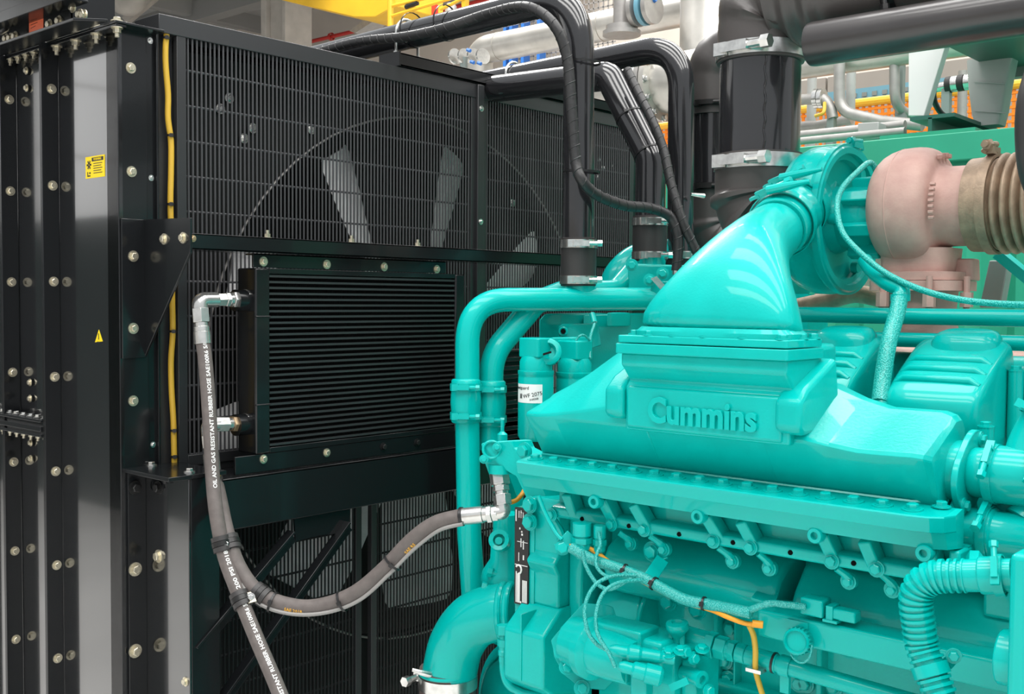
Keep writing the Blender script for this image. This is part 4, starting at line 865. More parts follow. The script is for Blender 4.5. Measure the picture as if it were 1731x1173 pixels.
pA_ = [el+dn*.95, px(348, 620, D=2.41), px(355, 720, D=2.39), px(359, 800, D=2.38), px(366, 870, D=2.35), px(380, 940, D=2.33), px(402, 1000, D=2.30), px(432, 1075, D=2.26), px(464, 1150, D=2.22), px(500, 1240, D=2.17)]
hp = crm(pA_, 10); rH = .0155
part('sheath', MB().tube(hp, rH, 20), m_hose, hA, smooth=60)
rev = hp[::-1]; Lr = [0]
for a, b in zip(rev, rev[1:]): Lr.append(Lr[-1]+(b-a).length)
def at_v(v): 
    zt_ = min(range(len(rev)), key=lambda i: abs((586.5-F*float((R3.T @ (np.array(rev[i])-CAM))[1])/depth(rev[i]))-v)); return Lr[zt_]
def hose_text(s, v0, v1, h=.0115):
    t = text_mb(s, h, .0002, 'LEFT', offset=.00022, res=2); s0, s1 = at_v(v0), at_v(v1); w_ = max(v.x for v in t.v); k = (s1-s0)/w_
    for v in t.v: v.x *= k
    part('printed_text', along(t, rev, rH, -.28, s0), m_white, hA, smooth=0)
hose_text('OIL AND GAS RESISTANT RUBBER HOSE SAE100R6 5/8"', 832, 566)
hose_text('RESISTANT RUBBER HOSE SAE100R6 5/8"', 1195, 1012)
hose_text('200 PSI 2018', 1000, 932)
# second hose
pA2 = px(418, 716, X=.132); pB2 = px(358, 717, X=.132); hB = thing('hydraulic_hose', 'thicker grey hose sweeping from the lower cooler port across to the engine fitting', 'hose', pB2)
fitting(hB, pA2, pB2, [(-.06, .10, .0240, False, m_steel), (.10, .45, .0185, True, m_brass), (.45, .58, .0140, False, m_fit), (.58, 1.0, .0185, True, m_fit)])
e2_ = pB2+V(0, -.010, 0); dn2 = px(360, 800, D=2.45)-e2_
part('elbow', MB().tube(fillet([pA2.lerp(pB2, .85), e2_, e2_+dn2*.25], [0, .014, 0], 8), .0165, 18), m_fit, hB, smooth=60)
fitting(hB, e2_, e2_+dn2, [(.22, .48, .0190, True, m_fit), (.48, .60, .0150, False, m_fit), (.60, .98, .0180, False, m_fit)])
pB_ = [e2_+dn2*.92, px(370, 840, D=2.42), px(383, 900, D=2.36), px(404, 960, D=2.33), px(440, 1005, D=2.31), px(495, 1025, D=2.30), px(545, 1024, D=2.29), px(600, 1003, D=2.28), px(650, 962, D=2.27), px(695, 915, D=2.26), px(735, 886, D=2.25), px(782, 873, D=2.24)]
hp2 = crm(pB_, 10); part('sheath', MB().tube(hp2, .0170, 22), m_hose, hB, smooth=60)
off = [p_+V(0, 0, -.0) for p_ in hp2]
lead = []
for i, p_ in enumerate(hp2):
    if i < 24: continue
    t_ = (hp2[min(i+1, len(hp2)-1)]-hp2[i-1]).normalized(); c_ = (V(CAM)-p_); c_ = (c_-t_*c_.dot(t_)).normalized(); s_ = c_.cross(t_); k_ = (-.9+.1*math.sin(i*.25)); lead.append(p_+(c_*math.cos(k_)+s_*math.sin(k_))*.0195)
part('tied_lead', MB().tube(lead, .0042, 8), mat('pale_braided_lead', (.26, .25, .24), .5, bump=.8, bscale=500, dist=.001), hB, label='thin pale braided lead tied under the hose')
for u, v in ((668, 943), (577, 1019), (456, 1010)):
    i = min(range(len(hp2)), key=lambda j: (hp2[j]-px(u, v, D=2.28)).length); zip_tie(hp2[i]-V(0, 0, .003), hp2[min(i+1, len(hp2)-1)]-hp2[i-1], .0215, hB)
def hose_print(s, u, v, h, m):
    i = min(range(len(hp2)), key=lambda j: (hp2[j]-px(u, v, D=2.28)).length); L0 = sum((b-a).length for a, b in zip(hp2[:i], hp2[1:i+1])); t = text_mb(s, h, .0002, 'CENTER', offset=.0002, res=1); part('printed_text', along(t, hp2, .0170, -.55, L0), m, hB, smooth=0)
m_oprint = mat('orange_print', (.75, .40, .05), .6)
hose_print('SAE 2018', 492, 1030, .010, m_oprint); hose_print('SAE R5', 700, 925, .010, m_oprint)
# twin hose clamps
for (u0, v0, u1, v1, D) in ((371, 920, 397, 913, 2.335), (413, 1016, 441, 998, 2.30)):
    a = min(hp, key=lambda q: (q-px(u0, v0, D=D)).length); b = min(hp2, key=lambda q: (q-px(u1, v1, D=D)).length)
    ia, ib = hp.index(a), hp2.index(b); ta = (hp[ia+1]-hp[ia-1]).normalized(); tb_ = (hp2[ib+1]-hp2[ib-1]).normalized()
    t = thing('hose_clip', 'rubber-lined twin clip holding both hoses, upper one' if v0 < 950 else 'rubber-lined twin clip holding both hoses, lower one on the slant', 'clip', a)
    for c, ax, r in ((a, ta, rH), (b, tb_, .0172)):
        part('rubber_lining', MB().lathe([(r, -.016), (r+.005, -.016), (r+.005, -.006), (r+.003, -.005), (r+.003, .005), (r+.005, .006), (r+.005, .016), (r, .016)], c, ax, 24), m_rubber, t, smooth=30)
        part('steel_strap', MB().band(c, ax, r+.003, .010, .003, 24), m_dark_bolt, t)
    m_ = a.lerp(b, .5); f = (V(CAM)-m_).normalized(); part('bridge', MB().obox(m_+f*.012, (b-a), (b-a).length*.22, ta, .012, f, .005), m_zinc, t, bevel=.001); bolt(m_+f*.016, f, .006, t, m_steel)
# engine-side fittings of the second hose
qa, qb = px(782, 873, D=2.24), px(852, 866, D=2.22)
eb_ = thing('hose_fitting', 'bright plated elbow joining the sweeping hose to the engine', 'fitting', qb)
fitting(eb_, qa, qb, [(-.06, .02, .0195, False, m_tie), (.0, .50, .0175, False, m_fit), (.50, .62, .0155, False, m_fit), (.60, .72, .0190, True, m_fit), (.72, .86, .0165, True, m_fit)])
up = px(845, 812, D=2.24)-qb
part('elbow', MB().tube(fillet([qa.lerp(qb, .8), qb, qb+up*.35], [0, .014, 0], 8), .0150, 18), m_fit, eb_, smooth=60)
fitting(eb_, qb, qb+up, [(.22, .55, .0185, True, m_fit), (.55, .66, .0140, False, m_fit), (.66, .82, .0175, True, m_fit), (.82, .90, .0150, False, m_fit), (.86, 1.25, .0205, True, m_fit)])
# bracket above it
lk = thing('lifting_bracket', 'teal cast bracket with round hole left of the housing flange', 'bracket', px(850, 790, D=2.22))
P = [px(812, 748, D=2.22), px(862, 744, D=2.22), px(868, 758, D=2.22), px(895, 772, D=2.19), px(905, 800, D=2.19), px(925, 850, D=2.17), px(925, 893, D=2.17), px(895, 893, D=2.18), px(888, 840, D=2.19), px(872, 806, D=2.2), px(845, 790, D=2.22), px(818, 782, D=2.22)]
part('arm', MB().prism(P, V(.02, .045, 0)), m_cast, lk, bevel=.003)
part('hole_rim', MB().ring(px(831, 760, D=2.215), V(CAM)-px(831, 760, D=2.215), .017, .003, 24, 8), m_cast, lk)
for u, v in ((897, 853), (897, 882), (888, 762)): bolt(px(u, v, D=2.165), -Y_, .0125, lk, m_teal, washer=1.4)
for u, v in ((840, 756), (818, 776)): bolt(px(u, v, D=2.21), V(CAM)-px(u, v, D=2.2), .006, lk, m_teal)
part('plug', MB().cyl(px(846, 800, D=2.235), px(846, 785, D=2.235), .024, n=20), m_cast, lk)
part('grease_nipple', MB().lathe([(.011, 0), (.011, .02), (.004, .026), (.004, .05)], px(849, 750, D=2.30), Z_, 12), m_teal, lk)
part('stay', MB().prism([px(818, 780, D=2.24), px(830, 780, D=2.24), px(856, 850, D=2.26), px(845, 855, D=2.26)], V(.01, .03, 0)), m_cast, lk, bevel=.002)
# slotted black guard behind the filters
sg = thing('slotted_guard', 'black slotted sheet guard seen between the water pipes and filters', 'guard', px(880, 740, D=2.95))
x = px(870, 660, D=2.95).x
p = MB(); p.box((x-.01, px(845, 660, X=x).y, px(870, 790, X=x).z), (x-.006, px(905, 660, X=x).y, px(870, 592, X=x).z)); p.box((x-.06, px(845, 660, X=x).y, px(870, 592, X=x).z-.004), (x, px(905, 660, X=x).y, px(870, 592, X=x).z)); p.box((x-.01, px(845, 660, X=x).y, 0), (x-.006, px(905, 660, X=x).y, px(870, 700, X=x).z)); part('back_sheet', p, m_core, sg)
ys = (px(846, 660, X=x).y, px(862, 660, X=x).y, px(876, 660, X=x).y); 
for i in range(13):
    z = px(870, 606+14.5*i, X=x).z; part('slat', MB().box((x-.006, ys[0], z-.007), (x, px(903, 660, X=x).y, z+.004)), m_black, sg, bevel=.001)
# ---- air intake ducts
R_ = .0905
dk = thing('air_duct', 'large black air duct with clamped rubber elbows, standing before the compressor', 'duct', (1.06, .9, 1.77))
cz_ = lambda v: px(1283, v, Y=.9).z
DX = px(1284, 190, Y=.9).x
part('steel_section', MB().cyl((DX, .9, cz_(275)), (DX, .9, cz_(95)), R_*.955, n=40), m_pipe, dk, smooth=60)
p = MB(); random.seed(3); pts = [V(DX, .9, 0)]
f = (V(CAM)-V(DX, .9, 1.9)); f.z = 0; f.normalize(); f = (Quaternion(Z_, .12) @ f)
p.tube([V(DX, .9, z)+f*(R_*.955+.0005+.0008*random.random())+V(.002*math.sin(z*150), 0, 0) for z in np.linspace(cz_(262), cz_(106), 40)], [.0016+.001*random.random() for _ in range(40)], 6); part('weld_seam', p, m_pipe, dk)
up_ = fillet([(DX, .9, cz_(108)), (DX, .9, 2.235), (DX+.42, .9, 2.240)], [0, .125, 0], 22)
rr = []
Ls = [0]
for a, b in zip(up_, up_[1:]): Ls.append(Ls[-1]+(b-a).length)
def dens(path, n=70):
    L = [0]
    for a, b in zip(path, path[1:]): L.append(L[-1]+(b-a).length)
    out = []; i = 0
    for k in range(n):
        s = L[-1]*k/(n-1)
        while i < len(L)-2 and L[i+1] < s: i += 1
        out.append(path[i].lerp(path[i+1], (s-L[i])/(L[i+1]-L[i])))
    return out
up_ = dens(up_, 80); rr = [R_*1.02+.009*max(0, 1-abs((i-c)/1.6)) if False else R_*1.02+(.011 if any(abs(i-c) <= 1.6 for c in (15, 23, 30, 37)) else 0) for i in range(80)]
rr = [sum(rr[max(0, i-1):i+2])/len(rr[max(0, i-1):i+2]) for i in range(80)]
part('upper_elbow', MB().tube(up_, rr, 40), m_duct, dk, smooth=60)
lo_ = dens(fillet([(DX, .9, cz_(262)), (DX, .9, 1.768), (DX+.16, .9, 1.768)], [0, .115, 0], 22), 60); rr = [R_*1.03+(.011 if any(abs(i-c) <= 1.4 for c in (19, 28, 37)) else 0)-(.028*max(0, (i-36)/24)) for i in range(60)]
part('lower_elbow', MB().tube(lo_, rr, 40), m_duct, dk, smooth=60)
for v in (92, 277): hose_clamp('clamp_band', (DX, .9, cz_(v)), Z_, R_*1.035, .030, dk, m_steel, (-.05, -1, 0), 1.9)
A = up_[-1]; part('outlet_pipe', MB().cyl(A-X_*.02, A+X_*1.6, R_*.93, n=36), m_tube, dk, smooth=60)
hose_clamp('clamp_band', up_[62], up_[63]-up_[61], R_*1.035, .026, dk, m_pipe, (0, -1, -.3), 1.2)
hb_ = px(1368, 76, Y=.80); rb = sz(37, depth(hb_))
tag(part('black_tube', MB().lathe([(rb*.8, .0), (rb*.97, .004), (rb, .012), (rb, 1.8)], hb_, X_, 32), m_tube, smooth=50), 'long horizontal black tube at the upper right, ending at the duct elbow', 'tube')
# far duct
dk2 = thing('air_duct', 'narrower black air duct for the far bank, behind the big one', 'duct', (.57, 1.5, 1.77)); FX = px(1204, 250, Y=1.5).x; r2_ = .066; zz = lambda v: px(1204, v, Y=1.5).z
part('steel_section', MB().cyl((FX, 1.5, zz(325)), (FX, 1.5, zz(185)), r2_*.92, n=28), m_pipe, dk2, smooth=60)
up2 = dens(fillet([(FX, 1.5, zz(196)), (FX, 1.5, zz(85)), (FX+.5, 1.5, zz(85)+.01)], [0, .10, 0], 18), 44); part('upper_sleeve', MB().tube(up2, [r2_*1.03+(.006 if any(abs(i-c) <= 1 for c in (10, 17, 24)) else 0) for i in range(44)], 28), m_duct, dk2, smooth=60)
lo_ = dens(fillet([(FX, 1.5, zz(312)), (FX, 1.5, 1.755), (FX+.18, 1.5, 1.755)], [0, .11, 0], 18), 44); part('lower_elbow', MB().tube(lo_, [r2_*1.06+(.006 if any(abs(i-c) <= 1 for c in (16, 26)) else 0) for i in range(44)], 28), m_duct, dk2, smooth=60)
k = hose_clamp('clamp_band', (FX, 1.5, zz(318)), Z_, r2_*1.08, .020, dk2, m_dark_bolt, (.3, -1, 0), 1.2); c = px(1190, 331, D=2.95); part('clamp_spring', MB().tube([c, px(1168, 328, D=2.93)], [.007, .004], 8), m_steel, k)
hose_clamp('clamp_band', (FX, 1.5, zz(180)), Z_, r2_*1.06, .018, dk2, m_dark_bolt, (.3, -1, 0), 1.2)
# ---- braided hoses round the turbo
def braided(P, r, label): return cable('braided_hose', P, r, m_braid, label, 'hose', n=16)
bh, pth = braided([px(1487, 680, D=1.86), px(1492, 640, D=1.88), px(1502, 580, D=1.90), px(1516, 530, D=1.93), px(1522, 500, D=1.95)], sz(14, 1.9), 'thick teal braided hose rising between the two rocker covers')
P = [px(1522, 506, D=1.95), px(1524, 490, D=1.96), px(1500, 478, D=1.99), px(1478, 462, D=2.04), px(1462, 440, D=2.08)]
part('bent_tube', MB().tube(crm(P, 8), sz(13, 1.97), 16), m_teal, bh, smooth=60); part('collar', MB().band(px(1522, 503, D=1.95), Z_, sz(14.5, 1.95), .012, .002, 20), m_teal, bh)
part('ferrule', MB().cyl(px(1489, 690, D=1.86), px(1490, 665, D=1.87), sz(15, 1.86), n=16), m_teal, bh)
braided([px(1481, 286, D=2.16), px(1470, 275, D=2.15), px(1450, 290, D=2.13), px(1424, 318, D=2.10), px(1415, 350, D=2.08), px(1424, 392, D=2.05), px(1452, 425, D=2.02), px(1495, 460, D=1.98), px(1550, 487, D=1.92), px(1610, 504, D=1.86), px(1680, 513, D=1.8), px(1790, 517, D=1.7)], sz(5.2, 2.0), 'thin teal braided line looping over the compressor face to the right edge')
# ---- tee pipes at the right
tp = thing('tee_pipe', 'upper teal water tee with clamped sleeve at the right edge', 'pipe', (1.75, .43, 1.35))
yT = .43; 
part('run', MB().lathe([(.034, 0), (.037, .004), (.037, .02), (.041, .024), (.043, .04), (.043, .10), (.041, .12), (.037, .125), (.037, .30)], (nx+.003, yT, nz+.002), X_, 28), m_teal, tp, smooth=40)
for x, f in ((.035, (0, -1, .9)), (.098, (0, -1, .9))): hose_clamp('clamp_band', (nx+x, yT, nz+.002), X_, .0425, .013, tp, m_teal, f, .9)
br = [V(nx+.075, yT+.01, nz+.01), V(nx+.085, yT+.03, nz+.06), V(nx+.13, yT+.06, nz+.16)]; part('branch', MB().tube(crm(br, 8), .035, 24), m_teal, tp, smooth=60)
hose_clamp('clamp_band', br[1]+(br[2]-br[1])*.25, br[2]-br[1], .038, .014, tp, m_teal, (-.3, -1, .1), 1.1)
n2x, n2z = px(1652, 898, Y=.42).x, px(1652, 898, Y=.42).z
tp2 = thing('tee_pipe', 'lower teal water tee just above the corrugated hose', 'pipe', (1.75, .42, n2z))
part('run', MB().lathe([(.032, -.03), (.034, 0), (.034, .025), (.038, .028), (.038, .045), (.034, .048), (.034, .09), (.040, .10), (.040, .3)], (n2x-.02, .42, n2z), X_, 28), m_teal, tp2, smooth=40)
part('flange', MB().loft([superring((x, .42, n2z+.0), V(0, .8, .6), V(0, -.6, .8), .062, .052, 2.6, 28) for x in (n2x-.030, n2x-.018)]), m_teal, tp2, bevel=.0015)
part('flange', MB().loft([superring((x, .42, n2z+.0), V(0, .8, .6), V(0, -.6, .8), .064, .054, 2.6, 28) for x in (n2x-.046, n2x-.033)]), m_cast, tp2, bevel=.0015)
hose_clamp('clamp_band', (n2x+.016, .42, n2z), X_, .0385, .012, tp2, m_teal, (-.2, -.6, 1), 1.0)
br = [V(n2x+.06, .43, n2z+.02), V(n2x+.085, .46, n2z+.06), V(n2x+.09, .5, n2z+.12)]; part('branch', MB().tube(crm(br, 8), .028, 20), m_teal, tp2, smooth=60)
bolt(px(1648, 941, Y=.35), (.3, -1, -.4), .012, tp2, m_teal, washer=0, h=1.6)
part('wall_block', MB().box((1.715, .44, 1.13), (1.9, .62, 1.345)), m_cast, bl, bevel=.006)
# ---- box at the lower right and corrugated hose
xb = 1.832
jb = thing('terminal_box', 'smooth bright teal box at the lower right edge', 'box', (1.95, .3, .9))
p = MB(); A = px(1706, 935, D=1.36); p.box((A.x, A.y, .80), (A.x+.30, A.y+.30, A.z)); part('body', p, m_teal, jb, bevel=.008, seg=3)
part('round_foot', MB().cyl(V(A.x-.022, A.y+.05, px(1690, 1108, D=1.42).z), V(A.x+.03, A.y+.05, px(1690, 1108, D=1.42).z), .036, n=28), m_teal, jb, bevel=.003)
co = thing('corrugated_hose', 'teal corrugated hose curling down from the box at lower right', 'hose', px(1570, 1150, D=1.5))
P = fillet([px(1712, 972, D=1.43), px(1541, 974, D=1.50), px(1558, 1090, D=1.50), px(1598, 1200, D=1.47)], [0, .085, .05, 0], 16)
P = dens(P, 420); Lc = sum((b-a).length for a, b in zip(P, P[1:])); per = .0092; rr = []
for i in range(420):
    s = Lc*i/419; f = (s % per)/per; bump_ = .0026*(1 if .15 < f < .65 else -.4)
    rr.append(.0205+(bump_ if s > .058 else .001))
part('corrugations', MB().tube(P, rr, 24), m_teal, co, smooth=50)
i1 = 60; part('cuff', MB().cyl(P[16], P[58], .0248, n=28), m_teal, co, bevel=.002)
hose_clamp('clamp_band', P[20].lerp(P[26], .5), P[26]-P[20], .0252, .012, co, m_teal, V(CAM)-P[20]+V(0, 0, .6), .8)
q = px(1583, 1130, D=1.49); i2 = min(range(420), key=lambda j: (P[j]-q).length); part('p_clip_band', MB().band(P[i2], P[i2+2]-P[i2-2], .0235, .016, .0015, 28), m_teal, co)
part('p_clip_lug', MB().prism([px(1592, 1115, D=1.49), px(1612, 1098, D=1.49), px(1620, 1110, D=1.49), px(1600, 1132, D=1.49)], V(.004, .008, 0)), m_teal, co); bolt(px(1612, 1108, D=1.485), (.4, -1, 0), .007, co, m_teal)
# ---- control rail and its connector
rl = thing('control_rail', 'teal steel box rail along the engine side with a capped diagnostic socket', 'rail', (1.5, .38, 1.03))
yR = .375
A = px(1280, 1012, Y=yR); x0, x1 = A.x, 1.80; zt_, zb_ = px(1300, 1034, Y=yR).z, px(1310, 1082, Y=yR).z
p = MB(); p.loft([[(x, y, z) for y, z in [(yR, zb_), (yR, zt_), (yR+.075, zt_+.004), (yR+.10, zt_-.004), (yR+.10, zb_)]] for x in (x0, x1)]); part('channel', p, m_teal, rl, bevel=.005, seg=3)
p = MB(); p.prism([px(1270, 1010, Y=.40), px(1290, 985, Y=.45), px(1320, 990, Y=.45), px(1310, 1022, Y=.40)], (0, 0, -.004)); part('end_tab', p, m_teal, rl)
c = px(1353, 1082, Y=yR-.004); s = part('socket_body', MB().lathe([(.022, -.012), (.022, .0), (.021, .002), (.021, .022), (.018, .025), (.016, .022), (.016, .019)], c, (.15, -1, .15), 28), m_teal, rl, smooth=40)
d = V(.15, -1, .15).normalized(); a_, b_, _ = frame(d)
for k in range(22):
    t = 2*math.pi*k/22; part('grip', MB().obox(c+d*.012+(a_*math.cos(t)+b_*math.sin(t))*.0212, d, .008, a_*-math.sin(t)+b_*math.cos(t), .0013, a_*math.cos(t)+b_*math.sin(t), .0012), m_teal, s)
part('socket_plate', MB().box((c.x-.024, yR-.004, c.z+.016), (c.x+.012, yR, c.z+.030)), m_teal, rl)
part('cap_tether', MB().tube(crm([px(1338, 1088, Y=yR-.02), px(1337, 1105, Y=yR-.025), px(1346, 1117, Y=yR-.025), px(1358, 1120, Y=yR-.025), px(1369, 1110, Y=yR-.025), px(1373, 1090, Y=yR-.02)], 6), .0018, 8), m_loom, rl)
cn = thing('harness_connector', 'teal plug connector with latch lying on the top of the rail', 'connector', px(1385, 1028, Y=.40))
A, B = px(1360, 1024, Y=.385), px(1398, 1032, Y=.385); ax = (B-A).normalized(); up_v = Z_; sd = ax.cross(up_v)
part('plug', MB().obox(A.lerp(B, .5)+Z_*.004, ax, (B-A).length*.5, sd, .017, Z_, .014), m_teal, cn, bevel=.003)
part('latch_collar', MB().obox(B+ax*.010, ax, .006, sd, .014, Z_, .012), m_teal, cn, bevel=.001); part('mating_half', MB().obox(B+ax*.032, ax, .020, sd, .012, Z_, .009), m_teal, cn, bevel=.003)
part('latch', MB().obox(B+ax*.012-Z_*.012, ax, .012, sd, .016, Z_, .002), m_teal, cn)
# ---- wiring looms on the engine side
lo1, lp1 = cable('wiring_loom', [px(965, 925, D=1.97), px(1000, 945, D=1.95), px(1050, 962, D=1.92), px(1090, 978, D=1.90), px(1130, 1000, D=1.87), px(1160, 1014, D=1.85), px(1200, 1022, D=1.83), px(1240, 1030, D=1.80), px(1270, 1036, D=1.78)], sz(9.5, 1.9), m_loom, 'thick teal braided wiring loom sagging along the engine side', 'cable', n=12)
cable('wiring_loom', [px(1252, 1036, D=1.79), px(1270, 1030, D=1.78), px(1300, 1020, D=1.77), px(1330, 1022, D=1.76), px(1362, 1026, D=1.75)], sz(6, 1.78), m_loom, 'short teal braided branch feeding the plug connector', 'cable', n=10)
for u, v in ((1040, 958), (1100, 984), (1206, 1023)):
    i = min(range(len(lp1)), key=lambda j: (lp1[j]-px(u, v, D=1.88)).length); i = max(1, min(i, len(lp1)-2)); zip_tie(lp1[i], lp1[i+1]-lp1[i-1], sz(10.5, 1.9), lo1, w=.004)
cable('sensor_lead', [px(985, 930, D=1.93), px(990, 955, D=1.93), px(1008, 985, D=1.92), px(1030, 996, D=1.90), px(1055, 985, D=1.90), px(1075, 972, D=1.90)], sz(3.6, 1.9), m_loom, 'teal sensor lead drooping below the left pressure sensor', 'wire', n=8)
cable('sensor_lead', [px(1075, 972, D=1.89), px(1035, 974, D=1.88), px(1005, 990, D=1.87), px(989, 1025, D=1.86), px(993, 1065, D=1.85), px(1008, 1088, D=1.85), px(1025, 1098, D=1.85)], sz(3.6, 1.9), m_loom, 'outer teal sensor lead looping down to the fuel pump', 'wire', n=8)
cable('sensor_lead', [px(1085, 980, D=1.89), px(1045, 985, D=1.87), px(1020, 1002, D=1.86), px(1008, 1035, D=1.85), px(1010, 1070, D=1.84), px(1030, 1105, D=1.83), px(1040, 1128, D=1.83)], sz(3.4, 1.9), m_loom, 'inner teal sensor lead looping down to the fuel pump', 'wire', n=8)
cable('sensor_lead', [px(1012, 900, D=1.96), px(1015, 920, D=1.94), px(1008, 940, D=1.93), px(1010, 960, D=1.92), px(1030, 975, D=1.91), px(1060, 968, D=1.9)], sz(3.2, 1.9), m_loom, 'teal sensor lead below the right pressure sensor', 'wire', n=8)
cable('orange_cable', [px(985, 920, D=1.985), px(1010, 935, D=1.97), px(1030, 950, D=1.955), px(1060, 968, D=1.935), px(1100, 990, D=1.90), px(1150, 1016, D=1.86), px(1200, 1030, D=1.83), px(1230, 1043, D=1.80), px(1262, 1054, D=1.79), px(1288, 1055, D=1.785)], sz(4.2, 1.9), m_org, 'orange cable partly hidden beneath the thick teal loom', 'cable', n=8)
cable('orange_cable', [px(918, 858, D=2.02), px(928, 880, D=2.02), px(940, 900, D=2.01), px(955, 915, D=2.0), px(970, 925, D=1.99)], sz(3.2, 2), m_org, 'short orange cable beside the first rib of the carrier', 'cable', n=8)
cable('teal_cable', [px(910, 838, D=2.0), px(922, 868, D=2.0), px(938, 898, D=1.99), px(950, 912, D=1.98)], sz(3.6, 2), m_teal, 'teal cable running beside the short orange one', 'cable', n=8)
cable('orange_cable', [px(1266, 1056, D=1.80), px(1274, 1075, D=1.81), px(1277, 1100, D=1.82), px(1277, 1130, D=1.83), px(1283, 1155, D=1.84), px(1294, 1190, D=1.85)], sz(5, 1.8), m_yel, 'yellow cable dropping past the fuel line at the bottom', 'cable', n=10)
part('end_plug', MB().cyl(px(1272, 1054, D=1.785), px(1290, 1056, D=1.78), sz(6.5, 1.78), n=12), m_org, lo1)
cable('orange_cable', [px(858, 850, D=2.26), px(872, 846, D=2.27), px(882, 836, D=2.28), px(888, 826, D=2.3)], .005, m_org, 'orange cable stub beside the bright plated elbow', 'cable', n=8)
# pressure sensors
for u, v0, D, lab in ((984, 884, 1.98, 'larger teal pressure sensor hanging under the ledge, left one'), (1014, 888, 1.97, 'smaller teal pressure sensor hanging under the ledge, right one')):
    k = 1 if u < 1000 else .66; s = thing('pressure_sensor', lab, 'sensor', px(u, v0+50, D=D)); c = px(u, v0, D=D)
    part('body', MB().lathe([(.017*k, .0), (.017*k, -.022), (.014*k, -.024), (.014*k, -.034), (.016*k, -.036), (.016*k, -.046), (.011*k, -.05), (.011*k, -.064), (.006*k, -.066)], c, Z_, 20), m_teal, s, smooth=30)
    part('hex_nut', MB().hexp(c-Z_*.026, c-Z_*.036, .019*k), m_teal, s)
bk = thing('loom_bracket', 'small teal bent bracket bolted under the first rib', 'bracket', px(952, 925, D=2.0)); part('strap', MB().bar(px(945, 930, D=1.99), px(968, 905, D=2.0), .026, .006, V(CAM)-px(950, 920, D=2)), m_teal, bk, bevel=.001); bolt(px(951, 926, D=1.985), V(CAM)-px(951, 926, D=2), .0105, bk, m_teal, washer=1.3)
bk = thing('loom_bracket', 'teal angled bracket holding the loom below the side cover', 'bracket', px(1105, 960, D=1.9)); part('strap', MB().bar(px(1098, 978, D=1.90), px(1120, 945, D=1.93), .024, .005, V(CAM)-px(1110, 960, D=1.9)), m_teal, bk, bevel=.001); part('strap', MB().bar(px(1120, 948, D=1.93), px(1106, 922, D=1.96), .022, .005, V(CAM)-px(1110, 960, D=1.9)), m_teal, bk, bevel=.001); bolt(px(1104, 932, D=1.95), -Y_, .012, bk, m_teal)
# ---- fuel pump
fp = thing('fuel_pump', 'teal fuel pump with round flange, top knob and control body at the bottom', 'pump', px(1100, 1173, D=1.9))
c = px(990, 1100, D=2.0); P = [px(930, 1082, D=2.02), px(945, 1062, D=2.02), px(985, 1018, D=2.02), px(1000, 1022, D=2.02), px(1010, 1050, D=2.01), px(1010, 1140, D=1.99), px(985, 1165, D=1.99), px(955, 1145, D=2.0), px(935, 1110, D=2.01)]
part('mount_plate', MB().prism(P, V(.035, .02, 0)), m_cast, fp, bevel=.004)
for u, v in ((961, 1089), (958, 1127), (983, 1163), (1008, 1127)): bolt(px(u, v, D=1.985), V(CAM)-px(u, v, D=1.98)+V(.6, 0, 0), .0095, fp, m_teal)
part('boss', MB().lathe([(.014, -.01), (.014, .006), (.006, .006), (.006, .0)], px(949, 1101, D=1.99), V(CAM)-px(949, 1101, D=1.99), 18), m_teal, fp, smooth=30)
A = px(1004, 1096, D=1.97); part('drive_flange', MB().lathe([(.046, -.05), (.048, -.012), (.055, -.010), (.056, .006), (.053, .010), (.044, .016), (.044, .05), (.038, .10)], A, (1, -.12, -.02), 32), m_cast, fp, smooth=40)
part('neck_web', MB().obox(px(1055, 1068, D=1.95), X_, .055, Y_, .03, Z_, .016), m_cast, fp, bevel=.004); part('neck_web', MB().obox(px(1040, 1122, D=1.93), X_, .045, Y_, .03, Z_, .020), m_cast, fp, bevel=.004)
part('gear_body', MB().obox(px(1090, 1098, D=1.95), X_, .065, Y_, .045, Z_, .035), m_cast, fp, bevel=.008, seg=3)
yc0 = px(1140, 1110, D=1.865).y; A = px(1092, 1106, Y=yc0); B = px(1140, 1106, Y=yc0)
p = MB(); p.box((A.x, yc0, B.z-.16), (B.x, yc0+.075, B.z)); part('control_body', p, m_cast, fp, bevel=.004)
p = MB(); p.box((A.x-.02, yc0-.004, B.z), (B.x+.014, yc0+.085, B.z+.008)); part('control_lid', p, m_cast, fp, bevel=.002)
part('rear_body', MB().box((B.x, yc0+.02, B.z-.12), (B.x+.03, yc0+.10, B.z-.012)), m_cast, fp, bevel=.005)
k = px(1145, 1060, D=1.9); part('knob', MB().lathe([(.010, -.06), (.009, -.02), (.014, -.010), (.019, -.004), (.0205, .002), (.019, .008), (.010, .010), (.008, .006)], k, (0, -.15, 1), 24), m_teal, fp, smooth=40)
for s in (-.010, .010): part('knob_rib', MB().bar(k+V(s, 0, -.012), k+V(s*1.9, -.01, -.055), .004, .008), m_teal, fp)
q = px(1187, 1149, D=1.845); part('stub', MB().lathe([(.0135, -.045), (.0135, -.004), (.0150, -.003), (.0150, .0), (.0075, .001), (.0075, -.006)], q, (1, -.25, 0), 20), m_teal, fp, smooth=30)
for u, v in ((1197, 1167), (1172, 1112), (1158, 1101)): bolt(px(u, v, D=1.85), (1, -.35, .1), .0085, fp, m_teal, washer=1.35)
for u, v in ((1150, 1101), (1130, 1106), (1187, 1098)): bolt(px(u, v, D=1.85), (.2, -.3, 1), .008, fp, m_teal)
part('seal_plate', MB().bar(px(1133, 1163, D=1.85), px(1163, 1150, D=1.84), .012, .006, Y_), m_teal, fp)
